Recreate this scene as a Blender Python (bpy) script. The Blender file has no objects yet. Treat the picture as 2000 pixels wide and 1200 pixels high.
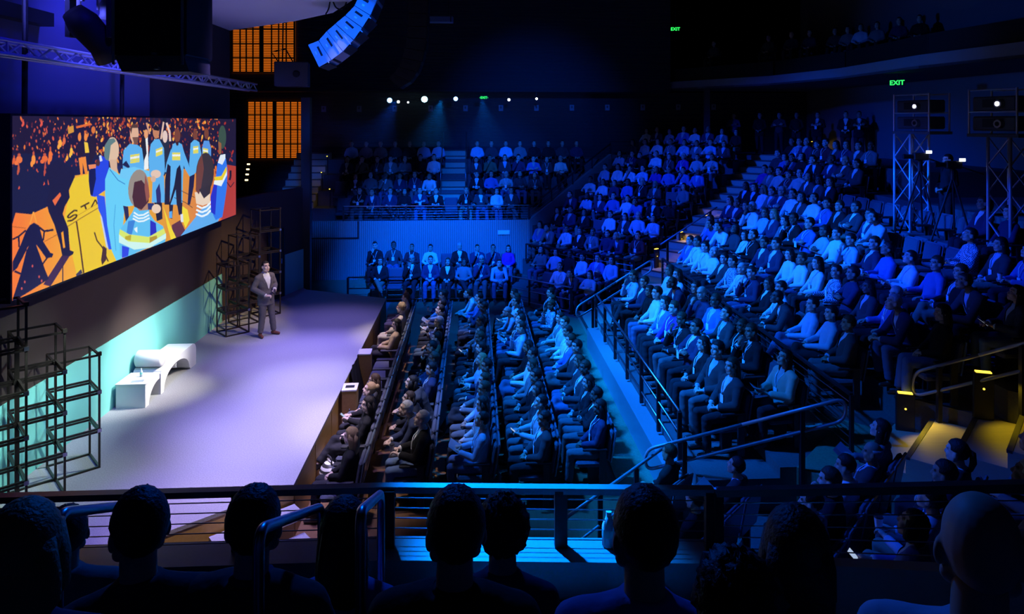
import bpy, math, random
import numpy as np
from mathutils import Vector, Matrix, Euler
from mathutils.bvhtree import BVHTree

R = math.radians
rnd = random.Random(7)
scene = bpy.context.scene
COL = scene.collection

# ---------------------------------------------------------------- camera
FOC = 1350.0                       # focal length in pixels of the 2000 px wide frame
CAM_Z = 5.65
HOR = 240.0                        # image row of the horizon (level camera, shifted lens)
YAW = math.atan2(75.0, FOC)
cs, sn = math.cos(YAW), math.sin(YAW)
cam_d = bpy.data.cameras.new('camera')
cam = bpy.data.objects.new('camera', cam_d)
COL.objects.link(cam)
cam.location = (0, 0, CAM_Z)
cam.rotation_euler = (R(90), 0, -YAW)
cam_d.sensor_width = 36.0
cam_d.lens = 36.0 * FOC / 2000.0
cam_d.shift_y = -(600.0 - HOR) / 2000.0
cam_d.clip_end = 200
scene.camera = cam

# ---------------------------------------------------------------- view, world
scene.view_settings.view_transform = 'Standard'
scene.view_settings.look = 'None'
scene.view_settings.exposure = 0.0
scene.view_settings.gamma = 1.0
scene.view_settings.use_curve_mapping = False
scene.cycles.use_denoising = True
scene.cycles.max_bounces = 4
scene.cycles.diffuse_bounces = 2
scene.cycles.glossy_bounces = 2
scene.cycles.sample_clamp_indirect = 3.0
wd = bpy.data.worlds.new('dark_hall')
scene.world = wd
wd.use_nodes = True
wd.node_tree.nodes['Background'].inputs[0].default_value = (0.02, 0.06, 0.5, 1)
wd.node_tree.nodes['Background'].inputs[1].default_value = 0.0

# ---------------------------------------------------------------- stage and house lights
def spot(name, loc, tgt, col, watt, ang, blend=0.5, rad=0.25):
    l = bpy.data.lights.new(name, 'SPOT')
    l.energy = watt
    l.color = col
    l.spot_size = R(ang)
    l.spot_blend = blend
    l.shadow_soft_size = rad
    o = bpy.data.objects.new(name, l)
    COL.objects.link(o)
    o.location = loc
    d = Vector(tgt) - Vector(loc)
    o.rotation_euler = d.to_track_quat('-Z', 'Y').to_euler()
    return o

def area(name, loc, tgt, col, watt, sx, sy, spread=180):
    l = bpy.data.lights.new(name, 'AREA')
    l.shape = 'RECTANGLE'
    l.size = sx
    l.size_y = sy
    l.energy = watt
    l.color = col
    l.spread = R(spread)
    o = bpy.data.objects.new(name, l)
    COL.objects.link(o)
    o.location = loc
    d = Vector(tgt) - Vector(loc)
    o.rotation_euler = d.to_track_quat('-Z', 'Y').to_euler()
    return o

VIOLET = (0.34, 0.26, 1.0)
LAVEN = (0.60, 0.55, 1.0)
BLUE = (0.0, 0.055, 1.0)
AZURE = (0.004, 0.19, 1.0)
WARM = (1.0, 0.84, 0.66)
# violet pools on the stage carpet
spot('stage_violet_light', (-2.3, 8.8, 9.6), (-3.2, 8.8, .75), VIOLET, 5600, 28, 1.0)
spot('stage_violet_light', (-2.3, 11.8, 9.6), (-3.2, 11.8, .75), VIOLET, 6200, 28, 1.0)
spot('stage_violet_light', (-2.5, 14.7, 7.9), (-3.45, 14.7, .75), VIOLET, 4000, 35, 1.0)
spot('stage_violet_light', (-2.5, 17.0, 7.9), (-3.5, 16.8, .75), VIOLET, 1300, 38, 1.0)
spot('stage_lavender_light', (-2.3, 10.4, 9.6), (-2.9, 10.6, .75), LAVEN, 3600, 28, 1.0)
spot('stage_lavender_light', (-2.5, 13.2, 7.9), (-3.0, 13.2, .75), LAVEN, 2300, 28, 1.0)
spot('front_row_fill_light', (-2.9, 16.4, 7.7), (-1.55, 16.2, .9), (1.0, .82, .66), 1900, 24, .7)  # both front row spots are added fills in place of stage spill
spot('front_row_fill_light', (-2.9, 11.4, 9.2), (-1.6, 11.4, .9), (1.0, .84, .74), 2200, 22, .7)
# warm front light over the whole stage, from the house
spot('stage_warm_light', (2.0, 13.0, 9.2), (-5.6, 12.6, 1.0), WARM, 1250, 46, .7, .15)
spot('speaker_key_light', (1.2, 11.5, 9.0), (-4.7, 16.1, 1.6), (1.0, .86, .76), 1500, 12, .6, .1)
spot('furniture_key_light', (0.5, 13.6, 8.6), (-6.0, 12.9, 1.15), (1.0, .97, .92), 7500, 16, 1.0, .1)
# wash on the low band of the back wall
area('band_wash_light', (-5.2, 11.2, 3.1), (-6.2, 11.2, 1.35), (.75, 1.0, 1.0), 24, 7.0, .12, 50)
spot('band_left_light', (-1.2, 11.5, 6.8), (-6.2, 9.3, 1.2), (.7, 1.0, 1.0), 1300, 30, 1.0, .06)
spot('frame_warm_light', (1.5, 15.0, 8.4), (-5.6, 17.5, 2.0), (1.0, .70, .36), 2600, 20, .8, .1)
spot('stage_end_light', (-1.6, 5.9, 7.5), (-3.4, 8.8, .5), (1.0, .78, .5), 900, 18, .8, .1)
# blue wash on the audience
spot('house_blue_light', (-2.2, 12.0, 9.5), (1.9, 12.6, .5), AZURE, 9000, 42, .6)
spot('house_blue_light', (-3.2, 16.0, 9.5), (5.2, 16.0, 1.4), AZURE, 10500, 44, .8)
spot('house_blue_light', (-2.8, 18.0, 9.5), (7.0, 22.0, 2.5), BLUE, 9200, 56, .7)
spot('house_blue_light', (-3.0, 14.0, 9.5), (7.6, 15.2, 2.2), BLUE, 8500, 40, .9)
spot('house_blue_light', (-2.5, 11.0, 9.2), (3.6, 11.6, .8), (0, .14, 1), 7000, 40, .9)
spot('house_blue_light', (-2.4, 16.5, 9.3), (1.4, 16.8, .6), (0, .16, 1), 8000, 40, .8)
spot('far_wall_blue_light', (-1.5, 15.0, 9.0), (-1.1, 24.6, .3), (0, .10, 1), 22000, 38, .9)
spot('bank_blue_light', (-2.2, 12.0, 9.2), (8.6, 11.6, 2.8), BLUE, 8000, 20, .9)
spot('bank_blue_light', (-2.4, 15.4, 9.2), (9.2, 14.6, 3.6), (0, .09, 1), 11000, 17, .7)
spot('balcony_blue_light', (-1.0, 16.0, 9.2), (.6, 28.0, 3.8), (0, .09, 1), 6000, 26, .9)
spot('far_upper_wall_light', (2.0, 18.0, 8.6), (2.6, 30.4, 5.2), (0, .10, 1), 2600, 46, 1.0)
spot('fascia_light', (-2.2, 15.5, 7.1), (11.5, 19.5, 7.2), (0, .12, 1), 1500, 40, .9)
spot('near_corner_light', (-2.2, 10.6, 9.2), (4.0, 7.3, 1.6), (0, .08, 1), 4200, 26, .8)
spot('near_rail_light', (-2.2, 11.5, 9.0), (1.95, 9.1, .9), (0, .20, 1), 11000, 12, .7)
spot('near_ledge_light', (-2.2, 10.5, 9.0), (0.45, 5.45, 2.4), (0, .2, 1), 24000, 13, .6)
spot('near_seats_light', (-1.0, 10.5, 9.4), (0.2, 2.2, 4.2), (0, .12, 1), 1150, 44, .7)
spot('array_blue_light', (-1.2, 6.0, 9.6), (-2.6, 13.5, 7.4), (0, .11, 1), 7500, 15, .5)
# violet blue on the upper back wall and its truss
spot('wall_violet_light', (-3.4, 7.6, 8.8), (-6.15, 9.6, 6.6), (.012, .010, 1), 190, 84, .8)
spot('truss_violet_light', (-5.3, 6.2, 8.0), (-5.66, 12.5, 6.55), (.10, .11, 1), 2600, 22, .8)
spot('truss_violet_light', (-4.6, 10.5, 9.0), (-5.66, 11.5, 6.5), (.04, .045, 1), 800, 90, .8)
spot('far_lamp_light', (-1.33, 28.75, 6.62), (-2.0, 22.0, 2.2), (0, .22, 1), 500, 34, 1.0, .06)
spot('far_lamp_light', (-3.2, 28.75, 6.6), (-4.4, 22.0, 2.2), (0, .10, 1), 300, 34, 1.0, .06)
spot('far_lamp_light', (.35, 28.75, 6.62), (.8, 22.0, 2.2), (0, .16, 1), 300, 34, 1.0, .06)
area('bounce_fill_light', (-4.2, 14.0, 3.6), (-4.4, 14.2, 8.0), (.34, .27, 1), 26, 1.5, 4, 150)  # added upward fill, stands in for stage bounce on the ceiling reflector

# ---------------------------------------------------------------- materials
_mats = {}
def pm(name, col, rough=.7, metal=0.0, var=.18, scale=12.0, bump=0.0, emit=None, estr=0.0, spec=.4):
    """procedural principled material: base colour broken up by noise"""
    if name in _mats:
        return _mats[name]
    m = bpy.data.materials.new(name)
    m.use_nodes = True
    nt = m.node_tree
    b = nt.nodes['Principled BSDF']
    b.inputs['Roughness'].default_value = rough
    b.inputs['Metallic'].default_value = metal
    b.inputs['Specular IOR Level'].default_value = spec
    tc = nt.nodes.new('ShaderNodeTexCoord')
    nz = nt.nodes.new('ShaderNodeTexNoise')
    nz.inputs['Scale'].default_value = scale
    nz.inputs['Detail'].default_value = 3
    nt.links.new(tc.outputs['Object'], nz.inputs['Vector'])
    mx = nt.nodes.new('ShaderNodeMix')
    mx.data_type = 'RGBA'
    lo = tuple(max(0, c * (1 - var)) for c in col) + (1,)
    hi = tuple(min(1, c * (1 + var)) for c in col) + (1,)
    mx.inputs[6].default_value = lo
    mx.inputs[7].default_value = hi
    nt.links.new(nz.outputs['Fac'], mx.inputs[0])
    nt.links.new(mx.outputs[2], b.inputs['Base Color'])
    if bump:
        bp = nt.nodes.new('ShaderNodeBump')
        bp.inputs['Strength'].default_value = bump
        bp.inputs['Distance'].default_value = .02
        nt.links.new(nz.outputs['Fac'], bp.inputs['Height'])
        nt.links.new(bp.outputs['Normal'], b.inputs['Normal'])
    if emit:
        b.inputs['Emission Color'].default_value = tuple(emit) + (1,)
        b.inputs['Emission Strength'].default_value = estr
    _mats[name] = m
    return m

def ribbed(name, col, axis=0, freq=9.0, rough=.7, depth=.6, dark=.55):
    """panelling with fine ribs, too narrow in the photograph to build one by one"""
    m = bpy.data.materials.new(name)
    m.use_nodes = True
    nt = m.node_tree
    b = nt.nodes['Principled BSDF']
    b.inputs['Roughness'].default_value = rough
    b.inputs['Specular IOR Level'].default_value = .25
    tc = nt.nodes.new('ShaderNodeTexCoord')
    wv = nt.nodes.new('ShaderNodeTexWave')
    wv.wave_type = 'BANDS'
    wv.bands_direction = 'XYZ'[axis]
    wv.wave_profile = 'SIN'
    wv.inputs['Scale'].default_value = freq
    wv.inputs['Distortion'].default_value = .15
    nt.links.new(tc.outputs['Object'], wv.inputs['Vector'])
    mx = nt.nodes.new('ShaderNodeMix')
    mx.data_type = 'RGBA'
    mx.inputs[6].default_value = tuple(c * dark for c in col) + (1,)
    mx.inputs[7].default_value = tuple(col) + (1,)
    nt.links.new(wv.outputs['Fac'], mx.inputs[0])
    nt.links.new(mx.outputs[2], b.inputs['Base Color'])
    bp = nt.nodes.new('ShaderNodeBump')
    bp.inputs['Strength'].default_value = depth
    bp.inputs['Distance'].default_value = .03
    nt.links.new(wv.outputs['Fac'], bp.inputs['Height'])
    nt.links.new(bp.outputs['Normal'], b.inputs['Normal'])
    _mats[name] = m
    return m

def wood(name, c1, c2, axis=1, rough=.5):
    m = bpy.data.materials.new(name)
    m.use_nodes = True
    nt = m.node_tree
    b = nt.nodes['Principled BSDF']
    b.inputs['Roughness'].default_value = rough
    tc = nt.nodes.new('ShaderNodeTexCoord')
    mp = nt.nodes.new('ShaderNodeMapping')
    sc = [14, 14, 14]
    sc[axis] = 1.2
    mp.inputs['Scale'].default_value = sc
    nz = nt.nodes.new('ShaderNodeTexNoise')
    nz.inputs['Scale'].default_value = 2.0
    nz.inputs['Detail'].default_value = 6
    nz.inputs['Distortion'].default_value = .6
    nt.links.new(tc.outputs['Object'], mp.inputs['Vector'])
    nt.links.new(mp.outputs['Vector'], nz.inputs['Vector'])
    mx = nt.nodes.new('ShaderNodeMix')
    mx.data_type = 'RGBA'
    mx.inputs[6].default_value = tuple(c1) + (1,)
    mx.inputs[7].default_value = tuple(c2) + (1,)
    nt.links.new(nz.outputs['Fac'], mx.inputs[0])
    nt.links.new(mx.outputs[2], b.inputs['Base Color'])
    _mats[name] = m
    return m

def glow(name, col, strength):
    m = bpy.data.materials.new(name)
    m.use_nodes = True
    nt = m.node_tree
    b = nt.nodes['Principled BSDF']
    b.inputs['Base Color'].default_value = (0.02, 0.02, 0.02, 1)
    b.inputs['Emission Color'].default_value = tuple(col) + (1,)
    b.inputs['Emission Strength'].default_value = strength
    _mats[name] = m
    return m

M_CARPET = pm('stage_carpet', (.34, .34, .36), .95, var=.35, scale=60, bump=.25, spec=.1)
M_BROWN = pm('brown_wall', (.055, .034, .030), .85, var=.1, scale=2)
M_BAND = pm('teal_band', (.22, .66, .60), .8, var=.04, scale=2)
M_CYC = pm('pale_upper_wall', (.13, .13, .18), .9, var=.06, scale=1)
M_BLACK = pm('black_paint', (.012, .012, .014), .6)
M_DARKWALL = ribbed('dark_ribbed_wall', (.06, .06, .07), 2, 5.0)
M_VRIB = ribbed('vertical_ribbed_panel', (.42, .42, .44), 0, 4.6, depth=.8)
M_VRIBD = ribbed('vertical_ribbed_dark_panel', (.16, .16, .18), 0, 4.6)
M_PLASTER = pm('grey_plaster', (.30, .30, .32), .9, var=.08, scale=3)
M_DPLASTER = pm('dark_plaster', (.10, .10, .115), .9, var=.1, scale=3)
M_REFLECT = pm('reflector_plaster', (.55, .55, .58), .9, var=.04, scale=1)
M_FLOORW = wood('brown_wood_floor', (.10, .05, .022), (.20, .10, .045), 1)
M_STAGEW = wood('golden_wood', (.42, .24, .08), (.62, .38, .14), 1)
M_AISLE = pm('grey_aisle_carpet', (.10, .22, .13), .95, var=.3, scale=30, bump=.2)
M_TIER = pm('dark_tier_carpet', (.10, .10, .11), .95, var=.3, scale=30)
M_STEP = wood('pale_step_wood', (.38, .34, .26), (.50, .46, .36), 0, .6)
M_NOSE = pm('step_nosing', (.05, .05, .05), .6)
M_STEEL = pm('brushed_rail_steel', (.45, .46, .50), .32, 1.0, var=.1, scale=40)
M_PAINTR = pm('grey_painted_rail', (.36, .38, .42), .38, .3, var=.1, scale=40)
M_POST = pm('black_rail_post', (.02, .02, .025), .45, .2)
M_ALU = pm('truss_aluminium', (.62, .62, .66), .35, .3, var=.08, scale=30)
M_FRAME = pm('black_perforated_steel', (.045, .036, .03), .38, .6)
M_WHITE = pm('white_gloss', (.86, .86, .86), .35, var=.03)
M_CHAIR = pm('blue_grey_upholstery', (.075, .085, .12), .85, var=.2, scale=50, bump=.2)
M_SHELL = pm('glossy_chair_shell', (.10, .13, .17), .24, .0, spec=.8)
M_ARM = pm('black_armrest', (.03, .03, .035), .4)
M_SPKBOX = pm('speaker_side_paint', (.30, .33, .40), .55, var=.06)
M_SLOT = pm('speaker_handle_recess', (.01, .01, .012), .8)
M_GLOWW = glow('lamp_white', (.85, .92, 1.0), 6)
M_GLOWB = glow('lamp_blue', (.25, .5, 1.0), 6)
M_GLOWC = glow('lamp_cyan', (.4, .85, 1.0), 7)
M_YELLOW = glow('step_light_yellow', (1.0, .66, .06), 2.2)
M_GREEN = glow('exit_green', (.03, 1.0, .12), 1.6)
M_ORANGE = glow('amber_blind', (1.0, .20, .010), .62)

# ---------------------------------------------------------------- mesh builder
class MB:
    def __init__(self):
        self.v, self.f, self.mi = [], [], []
        self.cur = 0
    def add(self, vs, fs):
        o = len(self.v)
        self.v.extend([tuple(p) for p in vs])
        self.f.extend([tuple(i + o for i in q) for q in fs])
        self.mi.extend([self.cur] * len(fs))
        return self
    def box(self, x0, y0, z0, x1, y1, z1, mat=None):
        vs = [(x0, y0, z0), (x1, y0, z0), (x1, y1, z0), (x0, y1, z0), (x0, y0, z1), (x1, y0, z1), (x1, y1, z1), (x0, y1, z1)]
        if mat is not None:
            vs = [mat @ Vector(p) for p in vs]
        return self.add(vs, [(0, 3, 2, 1), (4, 5, 6, 7), (0, 1, 5, 4), (1, 2, 6, 5), (2, 3, 7, 6), (3, 0, 4, 7)])
    def rbox(self, x0, y0, z0, x1, y1, z1, r=.02, mat=None):
        """box with chamfered edges"""
        vs, idx = [], {}
        X, Y, Z = (x0, x1), (y0, y1), (z0, z1)
        s = (1, -1)
        for a in (0, 1):
            for b in (0, 1):
                for c in (0, 1):
                    p = (X[a], Y[b], Z[c])
                    q = [s[a] * r, s[b] * r, s[c] * r]
                    for k in range(3):
                        w = [p[i] + (q[i] if i != k else 0) for i in range(3)]
                        idx[(a, b, c, k)] = len(vs)
                        vs.append(tuple(w))
        fs = []
        g = lambda a, b, c, k: idx[(a, b, c, k)]
        for a in (0, 1):
            q = [g(a, 0, 0, 0), g(a, 1, 0, 0), g(a, 1, 1, 0), g(a, 0, 1, 0)]
            fs.append(q if a else q[::-1])
            q = [g(0, a, 0, 1), g(0, a, 1, 1), g(1, a, 1, 1), g(1, a, 0, 1)]
            fs.append(q if a else q[::-1])
            q = [g(0, 0, a, 2), g(1, 0, a, 2), g(1, 1, a, 2), g(0, 1, a, 2)]
            fs.append(q if a else q[::-1])
        for b in (0, 1):
            for c in (0, 1):
                q = [g(0, b, c, 1), g(1, b, c, 1), g(1, b, c, 2), g(0, b, c, 2)]
                fs.append(q if (b == c) else q[::-1])
                q = [g(b, 0, c, 2), g(b, 1, c, 2), g(b, 1, c, 0), g(b, 0, c, 0)]
                fs.append(q if (b == c) else q[::-1])
                q = [g(b, c, 0, 0), g(b, c, 1, 0), g(b, c, 1, 1), g(b, c, 0, 1)]
                fs.append(q if (b == c) else q[::-1])
        for a in (0, 1):
            for b in (0, 1):
                for c in (0, 1):
                    t = [g(a, b, c, 0), g(a, b, c, 1), g(a, b, c, 2)]
                    fs.append(t if (a + b + c) % 2 else t[::-1])
        if mat is not None:
            vs = [mat @ Vector(p) for p in vs]
        return self.add(vs, fs)
    def loft(self, pts, rad, n=10, cap=True, ref=None):
        """closed tube through pts; rad is a number or (a, b) per point"""
        P = [Vector(p) for p in pts]
        k = len(P)
        if not isinstance(rad, (list,)):
            rad = [rad] * k
        if ref is None:
            ref = Vector((1, 0, 0))
        rings = []
        prev = None
        for i in range(k):
            t = (P[min(i + 1, k - 1)] - P[max(i - 1, 0)])
            if t.length < 1e-9:
                t = Vector((0, 0, 1))
            t.normalize()
            if prev is None:
                a = ref - t * ref.dot(t)
                if a.length < 1e-3:
                    a = Vector((0, 1, 0)) - t * t.y
                    if a.length < 1e-3:
                        a = Vector((0, 0, 1)) - t * t.z
            else:
                a = prev - t * prev.dot(t)
            a.normalize()
            prev = a
            b = t.cross(a)
            r = rad[i]
            ra, rb = (r if isinstance(r, (tuple, list)) else (r, r))
            rings.append([P[i] + a * (math.cos(2 * math.pi * j / n) * ra) + b * (math.sin(2 * math.pi * j / n) * rb) for j in range(n)])
        vs = [p for rg in rings for p in rg]
        fs = []
        for i in range(k - 1):
            for j in range(n):
                j2 = (j + 1) % n
                fs.append((i * n + j, i * n + j2, (i + 1) * n + j2, (i + 1) * n + j))
        if cap:
            fs.append(tuple(range(n - 1, -1, -1)))
            fs.append(tuple((k - 1) * n + j for j in range(n)))
        return self.add(vs, fs)
    def capsule(self, a, b, ra, rb=None, n=12):
        rb = ra if rb is None else rb
        a, b = Vector(a), Vector(b)
        d = b - a
        L = max(d.length, 1e-6)
        d = d / L
        pts, rad = [], []
        for s in (1.0, .8, .45, .0):
            pts.append(a - d * ra * s)
            rad.append(max(ra * math.sqrt(max(0, 1 - s * s)), ra * .08))
        for s in (0., .45, .8, 1.0):
            pts.append(b + d * rb * s)
            rad.append(max(rb * math.sqrt(max(0, 1 - s * s)), rb * .08))
        return self.loft(pts, rad, n)
    def ball(self, c, r, rot=None, n=16, m=10):
        c = Vector(c)
        rx, ry, rz = (r if isinstance(r, (tuple, list)) else (r, r, r))
        vs = []
        for i in range(1, m):
            th = math.pi * i / m
            for j in range(n):
                ph = 2 * math.pi * j / n
                vs.append(Vector((rx * math.sin(th) * math.cos(ph), ry * math.sin(th) * math.sin(ph), rz * math.cos(th))))
        vs.append(Vector((0, 0, rz)))
        vs.append(Vector((0, 0, -rz)))
        if rot is not None:
            vs = [rot @ p for p in vs]
        vs = [p + c for p in vs]
        fs = []
        for i in range(m - 2):
            for j in range(n):
                j2 = (j + 1) % n
                fs.append((i * n + j, (i + 1) * n + j, (i + 1) * n + j2, i * n + j2))
        T, B = (m - 1) * n, (m - 1) * n + 1
        for j in range(n):
            j2 = (j + 1) % n
            fs.append((T, j, j2))
            fs.append((B, (m - 2) * n + j2, (m - 2) * n + j))
        return self.add(vs, fs)
    def prism(self, poly, h0, h1, plane='XY'):
        """extrude a polygon: XY along z, XZ along y, YZ along x"""
        n = len(poly)
        def P(p, h):
            return (p[0], p[1], h) if plane == 'XY' else (p[0], h, p[1]) if plane == 'XZ' else (h, p[0], p[1])
        vs = [P(p, h0) for p in poly] + [P(p, h1) for p in poly]
        fs = [tuple(range(n - 1, -1, -1)), tuple(range(n, 2 * n))]
        for i in range(n):
            j = (i + 1) % n
            fs.append((i, j, n + j, n + i))
        return self.add(vs, fs)
    def bar(self, a, b, w, h=None):
        """square bar between two points"""
        h = w if h is None else h
        a, b = Vector(a), Vector(b)
        t = (b - a).normalized()
        up = Vector((0, 0, 1))
        s = t.cross(up)
        if s.length < 1e-3:
            s = Vector((1, 0, 0))
        s.normalize()
        u = s.cross(t).normalized()
        vs = []
        for p in (a, b):
            for i, j in ((-1, -1), (1, -1), (1, 1), (-1, 1)):
                vs.append(p + s * (i * w / 2) + u * (j * h / 2))
        return self.add(vs, [(0, 1, 2, 3), (7, 6, 5, 4), (0, 4, 5, 1), (1, 5, 6, 2), (2, 6, 7, 3), (3, 7, 4, 0)])
    def mesh(self, name, mats=(), smooth=False, fix=True):
        me = bpy.data.meshes.new(name)
        me.from_pydata(self.v, [], self.f)
        for m in mats:
            me.materials.append(m)
        if any(self.mi):
            me.polygons.foreach_set('material_index', self.mi)
        if fix:
            import bmesh
            b = bmesh.new()
            b.from_mesh(me)
            bmesh.ops.recalc_face_normals(b, faces=b.faces)
            b.to_mesh(me)
            b.free()
        if smooth:
            me.polygons.foreach_set('use_smooth', [True] * len(me.polygons))
        me.update()
        return me
    def build(self, name, mat, parent=None, smooth=False, loc=None):
        mats = mat if isinstance(mat, (list, tuple)) else [mat]
        return link(name, self.mesh(name, mats, smooth), parent, loc)

def link(name, data, parent=None, loc=None):
    o = bpy.data.objects.new(name, data)
    COL.objects.link(o)
    if loc is not None:
        o.location = loc
    if parent is not None:
        o.parent = parent
    return o

def tag(o, label, cat, group=None, kind=None):
    if label:
        o['label'] = label
    if cat:
        o['category'] = cat
    if group:
        o['group'] = group
    if kind:
        o['kind'] = kind
    return o

def empty(name, loc=(0, 0, 0), rz=0.0, label=None, cat=None, group=None, kind=None):
    o = bpy.data.objects.new(name, None)
    COL.objects.link(o)
    o.location = loc
    o.rotation_euler = (0, 0, rz)
    o.empty_display_size = .1
    return tag(o, label, cat, group, kind)

def struct(name, mb, mat, label=None, smooth=False):
    o = mb.build(name, mat, None, smooth)
    o['kind'] = 'structure'
    if label:
        o['label'] = label
        o['category'] = name.split('_')[0]
    return o

def copy_tree(o, parent=None):
    c = o.copy()
    COL.objects.link(c)
    if parent is not None:
        c.parent = parent
    for ch in o.children:
        copy_tree(ch, c)
    return c

def at(px, py, Z):
    """point at height Z that the photograph shows at px, py (2000 x 1200)"""
    d = FOC * (CAM_Z - Z) / (py - HOR)
    return atd(px, d, Z)

def atd(px, d, Z=0.0):
    xc = (px - 1000.0) / FOC * d
    return Vector((xc * cs + d * sn, d * cs - xc * sn, Z))

def zat(py, d):
    return CAM_Z - (py - HOR) * d / FOC

ORD = ['first', 'second', 'third', 'fourth', 'fifth', 'sixth', 'seventh', 'eighth', 'ninth', 'tenth', 'eleventh', 'twelfth',
       'thirteenth', 'fourteenth', 'fifteenth', 'sixteenth', 'seventeenth', 'eighteenth', 'nineteenth', 'twentieth', 'twenty-first', 'twenty-second', 'twenty-third', 'twenty-fourth']

# ================================================================ the hall
S2 = math.sqrt(.5)
YC = 15.1                                     # the house is symmetric about this line
def mir(p):
    return (p[0], 2 * YC - p[1]) + tuple(p[2:])
def nu(n, u):
    """corner-bank frame: n runs up the bank, u along its rows"""
    return ((n + u) * S2, (n - u) * S2)

def onY(px, py, c):
    k = (px - 1000.0) / FOC
    d = c / (cs - k * sn)
    return Vector((k * d * cs + d * sn, c, zat(py, d)))
def onX(px, py, c):
    k = (px - 1000.0) / FOC
    d = c / (k * cs + sn)
    return Vector((c, d * cs - k * d * sn, zat(py, d)))

# --- floors
struct('floor', MB().box(-9, -2, -.3, 15.5, 31.5, -.02), M_TIER)
struct('floor_pit', MB().prism([(-2.6, 5.6), (2.25, 5.6), (2.25, 21.9), (-2.6, 21.9)], -.02, 0.0), M_FLOORW)
struct('floor_aisle', MB().prism([(2.25, 8.2), (3.0, 8.2), (3.0, 21.0), (2.25, 21.6)], -.02, 0.01), M_AISLE)
# --- stage: carpeted deck on a golden wooden body
STG = [(-6.25, 6.0), (-3.76, 8.42), (-2.43, 9.5), (-2.43, 19.45), (-4.9, 20.6), (-5.1, 20.9), (-6.25, 17.4)]
def inset(poly, k):
    cx = sum(p[0] for p in poly) / len(poly)
    cy = sum(p[1] for p in poly) / len(poly)
    return [(p[0] + (cx - p[0]) * k, p[1] + (cy - p[1]) * k) for p in poly]
struct('floor_stage', MB().prism(STG, .70, .75), M_CARPET)
struct('trim_stage_front', MB().prism(inset(STG, .004), -.02, .70), M_STAGEW)
for i in range(9):                            # joints between the front boards: thin proud battens
    y = 9.6 + i * 1.22
    struct('trim_stage_batten', MB().box(-2.452, y - .012, .02, -2.43, y + .012, .69), M_STAGEW)
# --- back wall of the stage
struct('wall_left', MB().box(-6.5, 3.5, -.02, -6.2, 17.97, 8.0), M_BROWN)
struct('trim_teal_band', MB().box(-6.2, 3.5, .75, -6.18, 17.4, 1.93), M_BAND)
WA, WB = Vector((-6.2, 17.4)), Vector((-5.05, 20.9))
wt = (WB - WA).normalized()
wn = Vector((wt.y, -wt.x))
def wing(t0, t1, z0, z1, off, th):
    a, b = WA + (WB - WA) * t0 + wn * off, WA + (WB - WA) * t1 + wn * off
    return MB().prism([(a.x, a.y), (b.x, b.y), (b.x - wn.x * th, b.y - wn.y * th), (a.x - wn.x * th, a.y - wn.y * th)], z0, z1)
struct('wall_wing', wing(0, 1, -.02, 3.72, 0, .2), M_BROWN)
struct('trim_teal_band_wing', wing(.70, 1, .75, 1.9, .02, .02), M_BAND)
dr = empty('door_1', (WA.x, WA.y, .75), 0, 'black stage door in the brown wing wall behind the frame towers', None, None, 'structure')
inv = Matrix.Translation((-WA.x, -WA.y, -.75))
def wloc(mb):
    mb.v = [tuple(inv @ Vector(p)) for p in mb.v]
    return mb
wloc(wing(.52, .70, .75, 2.62, .03, .03)).build('door_leaf', M_BLACK, dr)
wloc(wing(.505, .52, .75, 2.68, .05, .05)).build('door_frame', M_BLACK, dr)
wloc(wing(.70, .715, .75, 2.68, .05, .05)).build('door_frame', M_BLACK, dr)
wloc(wing(.66, .672, 1.7, 1.84, .07, .04)).build('door_handle', M_STEEL, dr)
struct('column_wing_end', MB().box(-5.12, 20.85, -.02, -4.86, 21.1, 6.4), M_BLACK)
struct('trim_upper_panel', MB().box(-6.2, 3.5, 3.9, -6.17, 13.55, 8.0), M_CYC)
struct('beam', MB().box(-6.17, 3.5, 7.02, -5.97, 10.2, 7.21), M_BLACK)
# --- ceiling reflector over the stage, black ceiling over everything
struct('ceiling_reflector', MB().prism([(-6.2, 12.4), (-6.2, 17.97), (-4.15, 16.25), (-3.0, 14.95), (-2.3, 13.35), (-2.3, 12.4)], 8.0, 8.12), M_REFLECT)
struct('ceiling', MB().box(-13, -2, 12.0, 15.5, 31.5, 12.2), M_BLACK)
# --- outer walls
FWY = 30.4
struct('wall_far', MB().box(-13, FWY, -.02, 15.5, FWY + .3, 7.0), M_DARKWALL)
struct('wall_far_upper', MB().box(-13, 28.95, 6.95, 8.35, FWY + .3, 12.0), M_DARKWALL)
struct('wall_right', MB().box(15.0, -2, -.02, 15.3, 31, 12.0), M_VRIBD)
struct('wall_near', MB().box(-9, -2.3, -.02, 15.5, -2.0, 12.0), M_DPLASTER)
struct('wall_far_left', MB().box(-13.3, 16, -.02, -13.0, 31, 12.0), M_DPLASTER)
struct('wall_backstage', MB().box(-13, 17.98, -.02, -6.5, 18.1, 12.0), M_DPLASTER)
struct('wall_behind_stage', MB().box(-9.1, -2, -.02, -9.0, 6.0, 12.0), M_DPLASTER)
struct('column_back', MB().box(9.6, 28.2, 3.9, 9.8, 28.4, 7.2), M_DPLASTER)
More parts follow.
